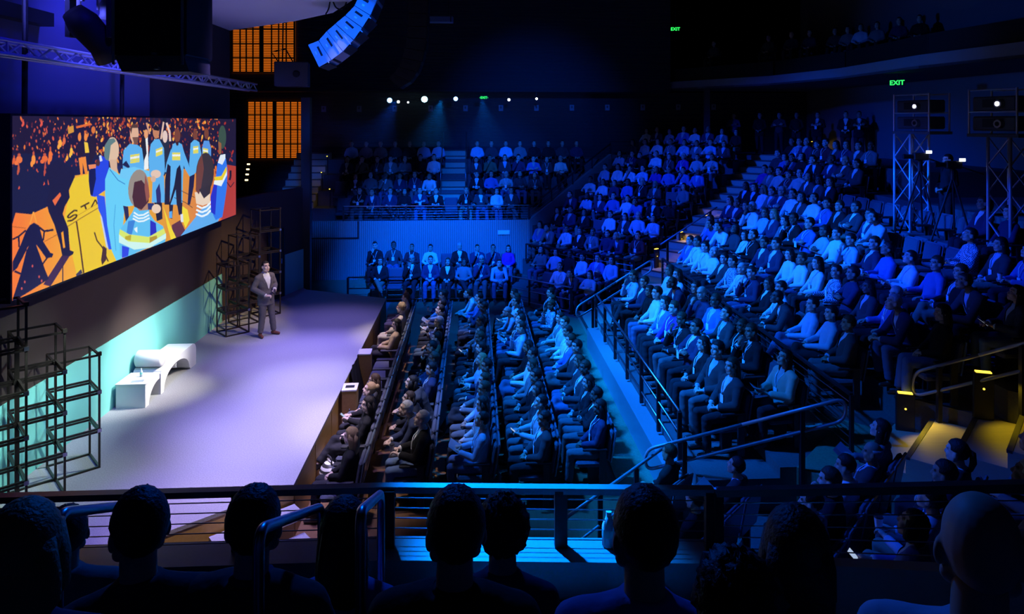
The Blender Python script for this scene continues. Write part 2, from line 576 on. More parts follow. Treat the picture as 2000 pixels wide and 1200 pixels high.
# --- far side balcony: ribbed front, stepped floor
BFY, BZ, BR = 24.7, 1.95, .55                # front, first floor height, rise per row
struct('wall_balcony_front', MB().box(-8.5, BFY, -.02, 2.0, BFY + .12, 2.17), M_VRIB)
struct('floor_far_platform', MB().prism([(-4.9, 22.2), (1.0, 22.2), (2.6, 23.2), (2.2, BFY), (-8.5, BFY), (-8.5, 22.2)], -.02, .10), M_AISLE)
struct('floor_far_platform_back', MB().box(-4.0, 23.45, .10, 2.0, BFY, .24), M_AISLE)
for k in range(5):
    y0 = BFY + .12 + .9 * k
    y1 = BFY + .12 + .9 * (k + 1) if k < 4 else FWY
    struct('floor_balcony', MB().prism([(-5.9, y0), (2.0 + (y0 - BFY), y0), (2.0 + (y1 - BFY), y1), (-5.9, y1)], -.02 if k == 0 else BZ + BR * (k - 1), BZ + BR * k), M_TIER)
struct('floor_balcony_side', MB().box(-8.5, BFY + .12, -.02, -5.9, BFY + .5, BZ), M_TIER)

def stairs(name, pts, z0, z1, steps, label, nose=True):
    """steps between the quad pts = (a0, b0, a1, b1): a-b is the foot, a1-b1 the top"""
    a0, b0, a1, b1 = [Vector(p) for p in pts]
    root = empty(name, (a0.x, a0.y, z0), 0, label, None, None, 'structure')
    for i in range(steps):
        t0, t1 = i / steps, (i + 1) / steps
        q = [a0.lerp(a1, t0), b0.lerp(b1, t0), b0.lerp(b1, t1), a0.lerp(a1, t1)]
        zt = z0 + (z1 - z0) * (i + 1) / steps
        zb = z0 + (z1 - z0) * max(i - 1, 0) / steps - .02
        loc = [(p.x - a0.x, p.y - a0.y) for p in q]
        s = MB().prism(loc, zb - z0, zt - z0).build('step', M_STEP, root)
        if nose:
            d = (q[3] - q[0]).normalized() * .05
            o = (q[3] - q[0]).normalized() * -.012
            nl = [(loc[0][0] + o.x, loc[0][1] + o.y), (loc[1][0] + o.x, loc[1][1] + o.y), (loc[1][0] + d.x, loc[1][1] + d.y), (loc[0][0] + d.x, loc[0][1] + d.y)]
            MB().prism(nl, zt - z0 - .03, zt - z0 + .006).build('nosing', M_NOSE, s)
    return root

stairs('balcony_stairs', ((-1.35, 26.1), (-.3, 26.1), (-1.35, 29.4), (-.3, 29.4)), 2.5, 4.5, 9, 'blue lit central stairs of the far side balcony')
stairs('balcony_side_stairs', ((-7.3, 25.2), (-5.95, 25.2), (-7.3, 29.4), (-5.95, 29.4)), 2.0, 4.4, 10, 'dim stairs with yellow step lights left of the far balcony seats')
struct('trim_balcony_door', MB().box(-8.5, BFY - .03, 1.55, -4.05, BFY, 1.60), M_BLACK)
struct('trim_balcony_door', MB().box(-4.10, BFY - .03, 1.60, -4.05, BFY, 2.17), M_BLACK)

# --- corner banks (far one in full, near one mirrored as far as it is seen)
CROW = [(16.6, .0), (17.6, .25)] + [(19.1 + .95 * k, .8 + .48 * k) for k in range(8)]
U0, U1 = -16.15, -11.3
for side in (0, 1):
    f = mir if side else (lambda p: p)
    w = 'near' if side else 'far'
    for r, (n, z) in enumerate(CROW):
        if side and r > 7:
            continue
        nn = CROW[r + 1][0] if r + 1 < len(CROW) else n + 3.2
        a, b = n - .5, nn - .5
        if r == 1:
            b = 18.5
        ul = U0 + (1.6 if r == 0 else .4 if r == 1 else 0)
        q = [f(nu(a, ul)), f(nu(a, U1)), f(nu(b, U1)), f(nu(b, U0))]
        struct('floor_corner_' + w, MB().prism(q, -.02 if r < 3 else CROW[r - 2][1], z + (.012 if r == 0 else 0)), M_TIER)
    n0, n1 = 18.65, 27.5 if not side else 23.5
    k = (n1 - n0) / 8.85
    stairs('corner_stairs_' + w, (f(nu(n0, U1)), f(nu(n0, -9.75)), f(nu(n1, U1)), f(nu(n1, -9.75))), .9, .9 + 3.5 * k, 16 if not side else 9,
           'long diagonal stairs between the corner bank and the long bank on the ' + w + ' side', True)
    a, b = f((3.0, 17.3)), f((3.0, 19.9))
    a1, b1 = f((5.5, 17.3)), f((5.5, 19.9))
    stairs('short_stairs_' + w, (a, b, a1, b1), 0, .95, 5, 'short flight of steps from the pit aisle up to the ' + w + ' landing')
    struct('floor_landing_' + w, MB().prism([f(p) for p in ((5.5, 16.9), (5.5, 19.9), (4.4, 21.0), (5.4, 22.1), (6.6, 20.9), (6.6, 16.9))], -.02, .95), M_AISLE)
# sloped parapet between balcony and corner bank
for side in (0, 1):
    f = mir if side else (lambda p: p)
    mb = MB()
    p0, p1 = (2.0, 24.7), (5.75, 28.6)
    e = (-.085, .085)
    z0, z1 = 2.17, 4.35
    if side:
        p0, p1 = (1.95, 24.75), (5.0, 27.8)
        z0, z1 = 2.2, 3.8
    A, B = f(p0), f(p1)
    C, D = f((p1[0] + e[0], p1[1] + e[1])), f((p0[0] + e[0], p0[1] + e[1]))
    mb.add([A + (-.02,), B + (-.02,), C + (-.02,), D + (-.02,), A + (z0,), B + (z1,), C + (z1,), D + (z0,)],
           [(0, 3, 2, 1), (4, 5, 6, 7), (0, 1, 5, 4), (1, 2, 6, 5), (2, 3, 7, 6), (3, 0, 4, 7)])
    struct('wall_parapet_' + ('near' if side else 'far'), mb, M_PLASTER)
struct('wall_parapet_top', MB().box(5.7, 28.72, -.02, 6.7, 28.86, 4.3), M_VRIBD)
# --- long bank on the right
LOW = [(3.86, .70), (4.66, .85)]
struct('wall_low_kerb', MB().box(2.84, 9.3, -.02, 3.12, 17.2, .50), M_PAINTR)
for X, z in LOW:
    struct('floor_lower_bank', MB().box(X - .735 if z < .8 else X - .40, 9.4, -.02, X + .40, 16.9, z), M_TIER)
BANK = [(6.0 + .9 * k, 1.1 + .43 * k) for k in range(7)]
for k, (X, z) in enumerate(BANK):
    x0 = X - .90 if k == 0 else X - .45
    x1 = X + .45 if k < 6 else 15.0
    struct('floor_long_bank', MB().prism([(x0, 30.2 - x0 - 13.72), (x1, 30.2 - x1 - 13.72), (x1, min(x1 + 13.72, FWY)), (x0, x0 + 13.72)], -.02, z), M_TIER)
struct('floor_back_aisle', MB().prism([(11.8, 17.5), (15.0, 17.5), (15.0, FWY), (8.0, FWY), (9.4, 28.9), (11.8, 26.4)], 3.6, 4.35), M_TIER)
# --- upper balcony at the right with its lit fascia
UB = [(12.4, 8.0), (11.8, 14.2), (11.45, 17.2), (11.7, 21.6), (11.0, 25.2), (9.2, 27.9), (8.35, 29.3)]
struct('floor_upper_balcony', MB().prism(UB + [(8.35, FWY), (15.0, FWY), (15.0, 8.0)], 7.05, 7.12), M_DPLASTER)
for i in range(len(UB) - 1):
    a, b = Vector(UB[i]), Vector(UB[i + 1])
    t = (b - a).normalized()
    n = Vector((-t.y, t.x)) * .05
    struct('trim_balcony_fascia', MB().prism([(a.x, a.y), (b.x, b.y), (b.x - n.x, b.y - n.y), (a.x - n.x, a.y - n.y)], 7.05, 7.40), M_PLASTER)
    q = n * -5
    struct('wall_upper_parapet', MB().prism([(a.x + q.x, a.y + q.y), (b.x + q.x, b.y + q.y), (b.x + q.x * 1.2, b.y + q.y * 1.2), (a.x + q.x * 1.2, a.y + q.y * 1.2)], 7.12, 7.95), M_BLACK)
struct('floor_upper_balcony_tier', MB().prism([(13.2, 10), (12.9, 17), (13.0, 22), (12.3, 26), (11.2, 29.2), (15, FWY), (15, 10)], 7.12, 7.75), M_TIER)
struct('floor_upper_balcony_tier', MB().prism([(14.0, 10), (13.7, 17), (13.8, 22), (13.3, 26), (12.4, 29.6), (15, FWY), (15, 10)], 7.75, 8.3), M_TIER)
# --- near balcony under the camera: stepped floor and front kerb
struct('floor_near_balcony', MB().prism([(-7, 3.3), (3.0, 3.3), (1.95, 5.4), (-7, 5.62)], -.02, 1.95), M_TIER)
for y0, y1, z in ((2.55, 3.3, 2.35), (1.75, 2.55, 3.12), (-2, 1.75, 3.5)):
    struct('floor_near_balcony', MB().box(-7, y0, 1.0, 4.6, y1, z), M_TIER)
for a, b in (((-6.5, 5.68), (-.69, 5.65)), ((-.69, 5.65), (1.93, 5.46))):
    struct('trim_near_kerb', MB().prism([(a[0], a[1] + .1), (b[0], b[1] + .1), (b[0], b[1] - .22), (a[0], a[1] - .22)], 1.2, 2.24), M_PAINTR)

# ================================================================ railings
def railing(name, pts, h, wires, label, every=1.4, posts=True, rail=(.06, .045), mrail=None, wr=.006, wire_name='wire', low=None, post_w=.05, posts_at=None, drop=0.0):
    """pts: foot points (x, y, z) along the kerb; the rail runs h above them"""
    P = [Vector(p) for p in pts]
    o = P[0].copy()
    root = empty(name, o, 0, label, 'railing')
    L = [p - o for p in P]
    up = Vector((0, 0, h))
    for i in range(len(L) - 1):
        MB().bar(L[i] + up, L[i + 1] + up, *rail).build('top_rail', mrail or M_PAINTR, root)
        n = max(1, int(round((L[i + 1] - L[i]).length / every)))
        if posts and posts_at is None:
            for k in range(n + (i == len(L) - 2)):
                p = L[i].lerp(L[i + 1], k / n)
                MB().box(p.x - post_w / 2, p.y - post_w / 2, p.z - drop, p.x + post_w / 2, p.y + post_w / 2, p.z + h).build('post', M_POST, root)
        for w in range(wires):
            zz = Vector((0, 0, h * (w + .6) / (wires + .6) * 1.0)) if low is None else Vector((0, 0, low + (h - low) * (w + .3) / wires))
            MB().loft([L[i] + zz, L[i + 1] + zz], wr, 6).build(wire_name, M_STEEL, root)
    if posts_at:
        for p, w in posts_at:
            p = Vector(p) - o
            MB().box(p.x - w / 2, p.y - .03, p.z - drop, p.x + w / 2, p.y + .03, p.z + h).build('post', M_POST, root)
    return root

def pipe_path(pts, r, n=10):
    return MB().loft(pts, r, n)
def round_path(pts, rad, k=5):
    """polyline with rounded corners"""
    P = [Vector(p) for p in pts]
    out = [P[0]]
    for i in range(1, len(P) - 1):
        a, b, c = P[i - 1], P[i], P[i + 1]
        u, v = (a - b), (c - b)
        r = min(rad, u.length * .49, v.length * .49)
        p, q = b + u.normalized() * r, b + v.normalized() * r
        for j in range(k + 1):
            t = j / k
            out.append(p * (1 - t) ** 2 + b * 2 * t * (1 - t) + q * t * t)
    out.append(P[-1])
    return out

# foreground balcony rail
zk = 2.24
railing('balcony_railing', [(-6.4, 5.66, zk), (-.69, 5.64, zk), (1.92, 5.45, zk)], .455, 5, 'dark balcony railing with tight wires across the foreground',
        rail=(.075, .05), wr=.0045, posts_at=[((-1.88 + .0, 5.63, zk), .085), ((-.69, 5.60, zk), .11), ((.70, 5.53, zk), .10), ((1.90, 5.44, zk), .10), ((-3.6, 5.63, zk), .085)])
A, B = Vector((1.95, 5.42, 2.20)), Vector((5.0, 2.4, 3.8))
railing('parapet_railing', [A, A.lerp(B, .5), B], .5, 5, 'dark railing climbing right along the near parapet', every=2.2, rail=(.085, .05), mrail=M_POST, wr=.0045, post_w=.07)
# far balcony rail and the rail on its parapet
railing('balcony_railing', [(-4.6, BFY + .06, 2.17), (2.0, BFY + .06, 2.17)], .52, 5, 'wire railing along the front of the far side balcony', every=2.2, rail=(.04, .03), mrail=M_STEEL, wr=.006)
railing('parapet_railing', [(1.98, 24.75, 2.17), (5.7, 28.6, 4.35), ], .42, 2, 'dark railing climbing the far parapet wall', every=1.3, rail=(.05, .04), mrail=M_POST)
railing('parapet_railing', [(5.75, 28.79, 4.3), (6.68, 28.79, 4.3)], .55, 3, 'dark railing on top of the far parapet block', every=1.2, rail=(.05, .04), mrail=M_POST)
# rail around the pit at the far side, two pipes
def pit_rail(name, a, b, h, label, n=3, mids=(.5,), m=None):
    a, b = Vector(a), Vector(b)
    root = empty(name, a, 0, label, 'railing')
    L = b - a
    MB().loft([(0, 0, h), L + Vector((0, 0, h))], .022, 8).build('top_rail', m or M_STEEL, root, True)
    for q in mids:
        MB().loft([(0, 0, h * q), L + Vector((0, 0, h * q))], .016, 8).build('middle_rail', m or M_STEEL, root, True)
    for i in range(n + 1):
        p = L * (i / n)
        MB().box(p.x - .03, p.y - .03, p.z, p.x + .03, p.y + .03, p.z + h - .01).build('post', M_POST, root)
    return root
pit_rail('pit_railing', (-3.95, 22.0, 0), (1.1, 21.9, 0), .78, 'lit pipe railing between the pit and the far platform', 5, (.12, .55))
pit_rail('pit_railing', (1.15, 21.85, 0), (2.86, 20.2, 0), .80, 'angled pipe railing in front of the far corner bank', 3, (.12, .55), M_PAINTR)
A, B = mir((1.13, 21.9, 0)), mir((2.86, 20.2, 0))
pit_rail('pit_railing', (1.0, 8.15, .0), (2.86, 10.05, .0), .9, 'bright angled pipe railing just beyond the foreground railing', 3, (.55,), M_PAINTR)
# rails of the long bank
pit_rail('bank_railing', (3.05, 17.1, .55), (3.05, 10.1, .55), .82, 'steel railing between the pit aisle and the lower bank', 6, (.25, .6))
railing('bank_railing', [(5.34, 19.3, .98), (5.34, 9.5, .98)], .82, 6, 'wire railing in front of the upper right bank', every=1.9, rail=(.05, .04), mrail=M_POST, wr=.008)
railing('corner_railing', [nu(18.52, -15.9) + (.75,), nu(18.52, -11.5) + (.75,)], .62, 3, 'dark railing before the raised rows of the far corner bank', every=1.6, rail=(.05, .04), mrail=M_POST, wr=.008)

def handrail(name, a, b, gap, r, label, posts=2, base=None):
    """double pipe handrail closed by round ends"""
    a, b = Vector(a), Vector(b)
    root = empty(name, (a.x, a.y, base if base is not None else a.z - 1.0), 0, label, 'handrail')
    o = Vector(root.location)
    g = Vector((0, 0, gap))
    t = (b - a).normalized() * .01
    loop = round_path([a.lerp(b, .5), a, a - g, b - g, b, a.lerp(b, .5)], .16)
    MB().loft([p - o for p in loop], r, 10).build('pipe', M_PAINTR, root, True)
    for i in range(posts):
        p = a.lerp(b, (i + .35) / (posts - .3)) - o
        MB().box(p.x - .03, p.y - .03, -.0 if base is None else 0, p.x + .03, p.y + .03, p.z - r).build('post', M_POST, root)
    return root
handrail('stair_handrail', (2.6, 17.4, .98), (4.85, 18.6, 1.92), .30, .024, 'double pipe handrail beside the far short steps', 2, .0)
handrail('stair_handrail', (2.45, 9.75, .98), (4.95, 8.95, 1.98), .30, .024, 'large double pipe handrail beside the near short steps', 2, .0)
handrail('stair_handrail', at(1783, 728, 1.95), tuple(at(2060, 655, 2.9)), .36, .024, 'double pipe handrail over the yellow lit stairs at right', 2, .95)
for i, (p0, p1, z0, z1) in enumerate((((1290, 478), (1400, 405), 2.0, 3.0), ((1325, 495), (1420, 425), 1.95, 2.8), ((1440, 385), (1540, 310), 3.2, 4.4))):
    a, b = at(p0[0], p0[1], z0), at(p1[0], p1[1], z1)
    root = empty('stair_handrail', (a.x, a.y, z0 - .95), 0, ['dark handrail low on the left edge of the far diagonal stairs', 'dark handrail crossing the far diagonal stairs', 'dark handrail high on the far diagonal stairs'][i], 'handrail')
    o = Vector(root.location)
    MB().loft([a - o, b - o], .024, 8).build('pipe', M_PAINTR, root, True)
    for q in (.12, .88):
        p = a.lerp(b, q) - o
        MB().box(p.x - .03, p.y - .03, p.z - .9, p.x + .03, p.y + .03, p.z).build('post', M_POST, root)
# balcony stair rails
for px in (863, 910):
    p = onY(px, 300, 27.6)
    root = empty('stair_handrail', (p.x, 26.6, 2.95), 0, 'slim steel handrail %s the lit balcony stairs' % ('left of' if px < 880 else 'right of'), 'handrail')
    MB().loft([(0, 0, 0), (0, 0, .95), (0, 2.6, 2.3), (0, 2.6, 1.55)], .018, 8).build('pipe', M_STEEL, root, True)

# inverted-U grab rails between the foreground rows
for k, (p0, p1, d0, d1) in enumerate((((112, 1003), (242, 988), 2.1, 2.6), ((505, 1035), (628, 990), 1.95, 2.75), ((704, 1000), (744, 964), 2.1, 2.9))):
    a, b = atd(p0[0], d0, zat(p0[1], d0)), atd(p1[0], d1, zat(p1[1], d1))
    zf = 3.12 if k != 9 else 2.7
    root = empty('grab_rail', (a.x, a.y, zf), 0, ['leftmost steel grab rail arching between the foreground seats', 'middle steel grab rail arching between the foreground seats', 'slim steel grab rail beside the big railing post'][k], 'handrail')
    o = Vector(root.location)
    zb = {0: 3.12, 1: 3.12, 2: 3.12}[k]
    pts = round_path([Vector((a.x, a.y, zb)), a, b, Vector((b.x, b.y, 2.35))], .07, 6)
    MB().loft([p - o for p in pts], .0165, 12).build('pipe', M_STEEL, root, True)
    MB().loft([(0, 0, 0), (0, 0, .012)], .04, 12).build('flange', M_STEEL, root)

# ================================================================ the big screen
SX = -5.8
tl, br_ = onX(23.5, 226, SX), onX(460.5, 420, SX)
bl, tr = onX(23.5, 587, SX), onX(460.5, 233, SX)
SY0, SY1 = tl.y, tr.y
SZ1, SZ0 = (tl.z + tr.z) / 2, (bl.z + br_.z) / 2
GW, GH, SS = 760, 216, 2
W_, H_ = GW * SS, GH * SS
img = np.zeros((H_, W_, 3), np.float32)
def uv(px, py):
    k = (px - 1000.0) / FOC
    d = SX / (k * cs + sn)
    y = d * cs - k * d * sn
    z = zat(py, d)
    return ((y - SY0) / (SY1 - SY0) * W_, (SZ1 - z) / (SZ1 - SZ0) * H_)
def lin(c):
    return np.array([((v / 255.0 + .055) / 1.055) ** 2.4 if v > 10 else v / 255 / 12.92 for v in c], np.float32)
def fill_uv(q, col, col2=None):
    q = np.array(q, np.float64)
    x0, x1 = int(max(0, q[:, 0].min())), int(min(W_, q[:, 0].max() + 2))
    y0, y1 = int(max(0, q[:, 1].min())), int(min(H_, q[:, 1].max() + 2))
    if x1 <= x0 or y1 <= y0:
        return
    X, Y = np.meshgrid(np.arange(x0, x1) + .5, np.arange(y0, y1) + .5)
    ins = np.zeros(X.shape, bool)
    n = len(q)
    for i in range(n):
        ax, ay = q[i]
        bx, by = q[(i + 1) % n]
        if ay == by:
            continue
        c = ((ay > Y) != (by > Y)) & (X < (bx - ax) * (Y - ay) / (by - ay) + ax)
        ins ^= c
    a = lin(col)
    if col2 is None:
        img[y0:y1, x0:x1][ins] = a
    else:
        b = lin(col2)
        t = ((X - x0) / max(1, x1 - x0))[..., None]
        img[y0:y1, x0:x1][ins] = (a * (1 - t) + b * t)[ins]
def pg(pts, col, col2=None):
    fill_uv([uv(*p) for p in pts], col, col2)
def el(cx, cy, rx, ry, col, ang=0.0, n=20):
    ca, sa = math.cos(R(ang)), math.sin(R(ang))
    pg([(cx + rx * math.cos(t) * ca - ry * math.sin(t) * sa, cy + rx * math.cos(t) * sa + ry * math.sin(t) * ca) for t in [2 * math.pi * i / n for i in range(n)]], col)
def ln(pts, w, col):
    for (a, b), (c, d) in zip(pts[:-1], pts[1:]):
        L = math.hypot(c - a, d - b) or 1
        nx, ny = -(d - b) / L * w / 2, (c - a) / L * w / 2
        pg([(a + nx, b + ny), (c + nx, d + ny), (c - nx, d - ny), (a - nx, b - ny)], col)
r2 = random.Random(3)
NAVY = (30, 32, 66)
pg([(20, 200), (470, 200), (470, 600), (20, 600)], NAVY)
pg([(20, 200), (470, 200), (470, 300), (20, 300)], (34, 26, 52))
# the court floor, orange at the left, yellow in the middle, red at the right
pg([(23, 440), (30, 416), (60, 419), (92, 404), (125, 398), (136, 384), (133, 372), (146, 343), (166, 340), (172, 334), (235, 330), (235, 530), (23, 600)], (246, 120, 50), (238, 205, 40))
pg([(200, 330), (432, 330), (460, 345), (460, 425), (330, 480), (200, 520)], (236, 178, 40), (206, 84, 44))
pg([(432, 320), (462, 325), (462, 430), (432, 430)], (178, 62, 50))
pg([(140, 350), (172, 340), (200, 420), (240, 500), (240, 530), (150, 540), (125, 430)], (236, 200, 38))
# crowd in the stands: bright orange specks on dark
for i in range(760):
    x = 165 + r2.random() * 290
    y = 226 + (r2.random() ** 1.25) * (112 if x > 240 else 90)
    s = .8 + 2.6 * r2.random()
    f = r2.random()
    c = [(236, 120, 40), (250, 180, 70), (190, 70, 30), (120, 42, 30), (60, 28, 30), (235, 150, 60), (150, 60, 40)][int(f * 7)]
    if x > 425:
        if r2.random() < .62:
            continue
        c = (170, 50, 40)
    el(x, y, s * .6, s * (.9 + .9 * r2.random()), c, r2.random() * 60 - 30, 8)
for i in range(150):
    x = 24 + r2.random() * 145
    y = 228 + r2.random() * 110
    c = [(150, 60, 50), (220, 90, 60), (235, 120, 50), (90, 36, 50), (190, 80, 60)][int(r2.random() * 5)]
    s = .7 + 1.7 * r2.random()
    if y > 320 and x < 100 and r2.random() < .4:
        continue
    el(x, y, s * .8, s * (1.2 + r2.random()), c, r2.random() * 50 - 25, 8)
for x, y, rx, ry, c in ((37, 312, 9, 9, (240, 120, 60)), (65, 312, 5.5, 12, (250, 150, 60)), (87, 310, 8, 8, (236, 110, 50)), (98, 305, 5, 14, (240, 120, 50)), (27, 313, 4, 7, (230, 100, 50)),
                        (36, 330, 3, 10, (200, 90, 60)), (88, 330, 3, 12, (190, 80, 60)), (97, 345, 4, 14, (200, 90, 60)), (131, 308, 3, 6, (250, 170, 50)), (139, 296, 4, 10, (250, 190, 60)), (117, 280, 5, 10, (250, 170, 60)),
                        (125, 275, 4, 9, (230, 110, 60)), (45, 241, 3, 6, (230, 90, 70)), (81, 241, 3, 6, (230, 90, 70)), (37, 367, 2, 2.5, (230, 90, 60)), (86, 359, 2, 2.5, (230, 90, 60)), (124, 338, 3, 6, (90, 130, 60))):
    el(x, y, rx * .7, ry * .8, c)
    el(x - .6 * rx, y + ry * .7, rx * .5, ry * .5, c)
    el(x, y - ry * 1.0, rx * .35, ry * .35, (200, 90, 60))
pg([(132, 249), (143, 245), (144, 258), (133, 262)], (214, 150, 50))
pg([(148, 247), (176, 240), (180, 244), (149, 251)], (230, 110, 40))
# two standing spectators
for x in (155, 167):
    el(x, 268, 3.2, 8, (240, 140, 60))
pg([(149, 282), (160, 278), (163, 306), (151, 308)], (40, 28, 48))
pg([(164, 277), (171, 279), (174, 298), (166, 299)], (240, 200, 60))
pg([(153, 309), (167, 306), (171, 340), (166, 341), (161, 318), (161, 342), (157, 342)], (240, 140, 50))
pg([(172, 280), (184, 268), (187, 300), (176, 320)], (40, 28, 44))
el(182, 254, 4, 7, (220, 120, 50))
# dark photographer standing at the left, his legs and shadow
pg([(88, 330), (112, 312), (142, 330), (146, 345), (134, 372), (136, 386), (126, 404), (122, 418), (133, 446), (136, 489), (144, 492), (142, 497), (134, 502), (121, 500), (117, 478), (106, 440), (95, 415), (90, 395), (98, 370)], (32, 30, 60))
pg([(102, 392), (117, 376), (119, 382), (107, 402)], (236, 110, 60))
pg([(119, 455), (123, 452), (127, 484), (123, 485)], (246, 160, 40))
pg([(120, 500), (136, 500), (98, 560), (84, 556)], (66, 40, 76))
# seated dark shape with spread legs, mirrored at the frame's lower left corner
pg([(58, 440), (66, 435), (76, 441), (84, 472), (98, 494), (104, 496), (101, 503), (90, 505), (76, 485), (70, 478), (88, 528), (95, 545), (60, 568), (24, 590), (24, 585), (40, 535), (52, 486), (57, 478), (33, 524), (24, 532), (24, 512), (40, 478), (50, 452)], (30, 30, 66))
ln([(24, 468), (36, 462), (50, 450)], 3.4, (32, 30, 60))
ln([(76, 444), (86, 452), (104, 449)], 4, (32, 30, 60))
ln([(86, 452), (84, 470)], 3, (32, 30, 60))
ln([(36, 462), (37, 483)], 3.4, (32, 30, 60))
ln([(28, 530), (42, 536)], 4, (32, 30, 60))
ln([(80, 520), (93, 502)], 3, (32, 30, 60))
ln([(58, 438), (65, 414), (71, 436)], 2.2, (252, 168, 60))
for x, y in ((48, 551), (81, 549), (42, 564), (76, 541), (63, 520)):
    el(x, y, 1.5, 2.6, (210, 90, 80))
# court lines and painted letters
ln([(131, 443), (160, 425), (192, 406)], 1.6, (150, 96, 30))
ln([(133, 432), (190, 398)], 1.0, (196, 140, 30))
ln([(149, 433), (156, 480), (163, 534)], 3, (86, 46, 30))
ln([(184, 454), (189, 470), (200, 484), (206, 500), (211, 511)], 2.6, (80, 46, 30))
pg([(201, 480), (208, 486), (207, 508), (199, 518), (197, 508)], (70, 44, 40))
ln([(85, 473), (112, 458)], 1.3, (170, 84, 36))
ln([(24, 443), (50, 446)], 1.3, (170, 84, 36))
ln([(122, 497), (122, 552)], 2.2, (60, 40, 60))
pg([(148, 536), (158, 526), (161, 534), (149, 541)], (60, 56, 84))
ink = (64, 38, 24)
ln([(151, 412), (145, 411), (136, 418), (131, 424), (135, 426), (144, 420), (150, 420), (148, 425), (140, 431), (131, 432)], 3.0, ink)     # S
ln([(157, 405), (174, 396)], 3.0, ink)                                                                    # T
ln([(165, 401), (168, 409)], 3.2, ink)
ln([(178, 405), (186, 390), (190, 399)], 2.6, ink)                                                       # A
# --- players behind
SK = (206, 160, 130)
DK = (120, 66, 44)
LB = (92, 176, 236)
YL = (222, 214, 90)
def shirtprint(x0, x1, y0, y1, sl=0):
    n = 4
    for i in range(n):
        a = y0 + (y1 - y0) * i / n
        pg([(x0, a), (x1, a - sl), (x1, a + 4 - sl), (x0, a + 4)], YL if i != 1 else (236, 240, 236))
pg([(282, 275), (288, 262), (290, 330), (281, 332)], (236, 240, 240))
pg([(276, 270), (283, 262), (286, 300), (279, 320)], (30, 30, 40))
el(285, 262, 4, 9, (230, 160, 110))
ln([(292, 262), (286, 240)], 3.5, (210, 150, 120))
pg([(311, 285), (318, 268), (331, 275), (330, 330), (320, 345)], (36, 44, 60))
el(322, 267, 5, 12, (226, 200, 190))
ln([(314, 272), (319, 240), (322, 228)], 3.2, (226, 190, 170))
ln([(332, 276), (331, 258), (325, 240)], 4, (230, 200, 186))
el(321, 234, 4, 5, (20, 24, 34))
# player with arms down, centre left
pg([(290, 310), (294, 282), (302, 272), (311, 272), (320, 290), (322, 335), (318, 345), (300, 350), (292, 345)], LB)
el(304.5, 257, 6.5, 14, (196, 130, 92))
pg([(298, 250), (304, 243), (311, 250), (310, 256), (300, 254)], (30, 24, 26))
shirtprint(304, 317, 292, 306, 5)
pg([(298, 345), (320, 345), (322, 396), (296, 396)], LB)
pg([(304, 372), (311, 358), (314, 380), (314, 396), (306, 396)], (40, 44, 110))
# laughing player with spread arms
pg([(331, 345), (333, 300), (337, 282), (346, 277), (355, 282), (360, 300), (357, 350), (340, 360)], LB)
pg([(334, 290), (325, 318), (322, 336), (327, 338), (336, 318)], LB)
pg([(355, 286), (364, 310), (376, 342), (379, 350), (374, 352), (361, 330), (356, 315)], LB)
el(346, 265, 6, 14, DK)
pg([(342, 278), (349, 276), (348, 284), (345, 285)], (60, 34, 30))
shirtprint(336, 352, 298, 313)
pg([(331, 348), (357, 345), (356, 400), (332, 400)], LB)
pg([(345, 330), (351, 322), (354, 335), (354, 400), (345, 402), (343, 370), (332, 402), (330, 400), (340, 362)], (24, 24, 40))
pg([(327, 320), (333, 325), (331, 400), (321, 400), (322, 352)], (24, 22, 40))
# two far players
pg([(370, 310), (372, 280), (380, 272), (389, 278), (393, 300), (390, 330), (374, 345), (369, 320)], LB)
el(381, 264, 4.5, 10, DK)
shirtprint(377, 387, 286, 300, 1)
pg([(370, 345), (380, 340), (378, 365), (371, 400), (366, 400)], (26, 28, 60))
pg([(394, 290), (398, 275), (408, 275), (412, 290), (412, 305), (395, 305)], (88, 150, 226))
el(403, 261, 4.5, 11, DK)
shirtprint(396, 406, 289, 302, -2)
# tall player behind at the left
pg([(239, 318), (241, 294), (253, 281), (268, 283), (277, 290), (281, 320), (281, 335), (240, 336)], LB)
el(262, 261, 8.5, 19, (222, 176, 146))
pg([(253, 252), (259, 241), (269, 244), (268, 250), (258, 250), (256, 262)], (84, 60, 46))
pg([(258, 268), (270, 268), (268, 281), (262, 282)], (120, 84, 66))
shirtprint(254, 272, 303, 320, 3)
pg([(238, 322), (246, 314), (253, 325), (252, 330)], (26, 32, 70))
# shadows between the legs
pg([(335, 440), (352, 430), (362, 452), (352, 470), (338, 468)], (96, 48, 60))
pg([(318, 402), (332, 440), (345, 467), (334, 470), (326, 440)], (240, 214, 40))
pg([(355, 402), (366, 410), (370, 430), (362, 446), (356, 430)], (240, 220, 40))
pg([(301, 396), (316, 396), (317, 428), (306, 432)], (26, 24, 40))
pg([(330, 400), (338, 400), (336, 428), (331, 426)], (26, 24, 44))
pg([(345, 396), (356, 396), (355, 420), (349, 420)], (26, 24, 40))
pg([(352, 419), (357, 418), (358, 434), (353, 434)], (220, 226, 236))
pg([(330, 414), (336, 412), (336, 426), (330, 426)], (90, 170, 240))
ln([(340, 386), (362, 396), (376, 406)], 1.2, (60, 36, 30))
ln([(352, 372), (380, 386)], 1.2, (60, 36, 30))
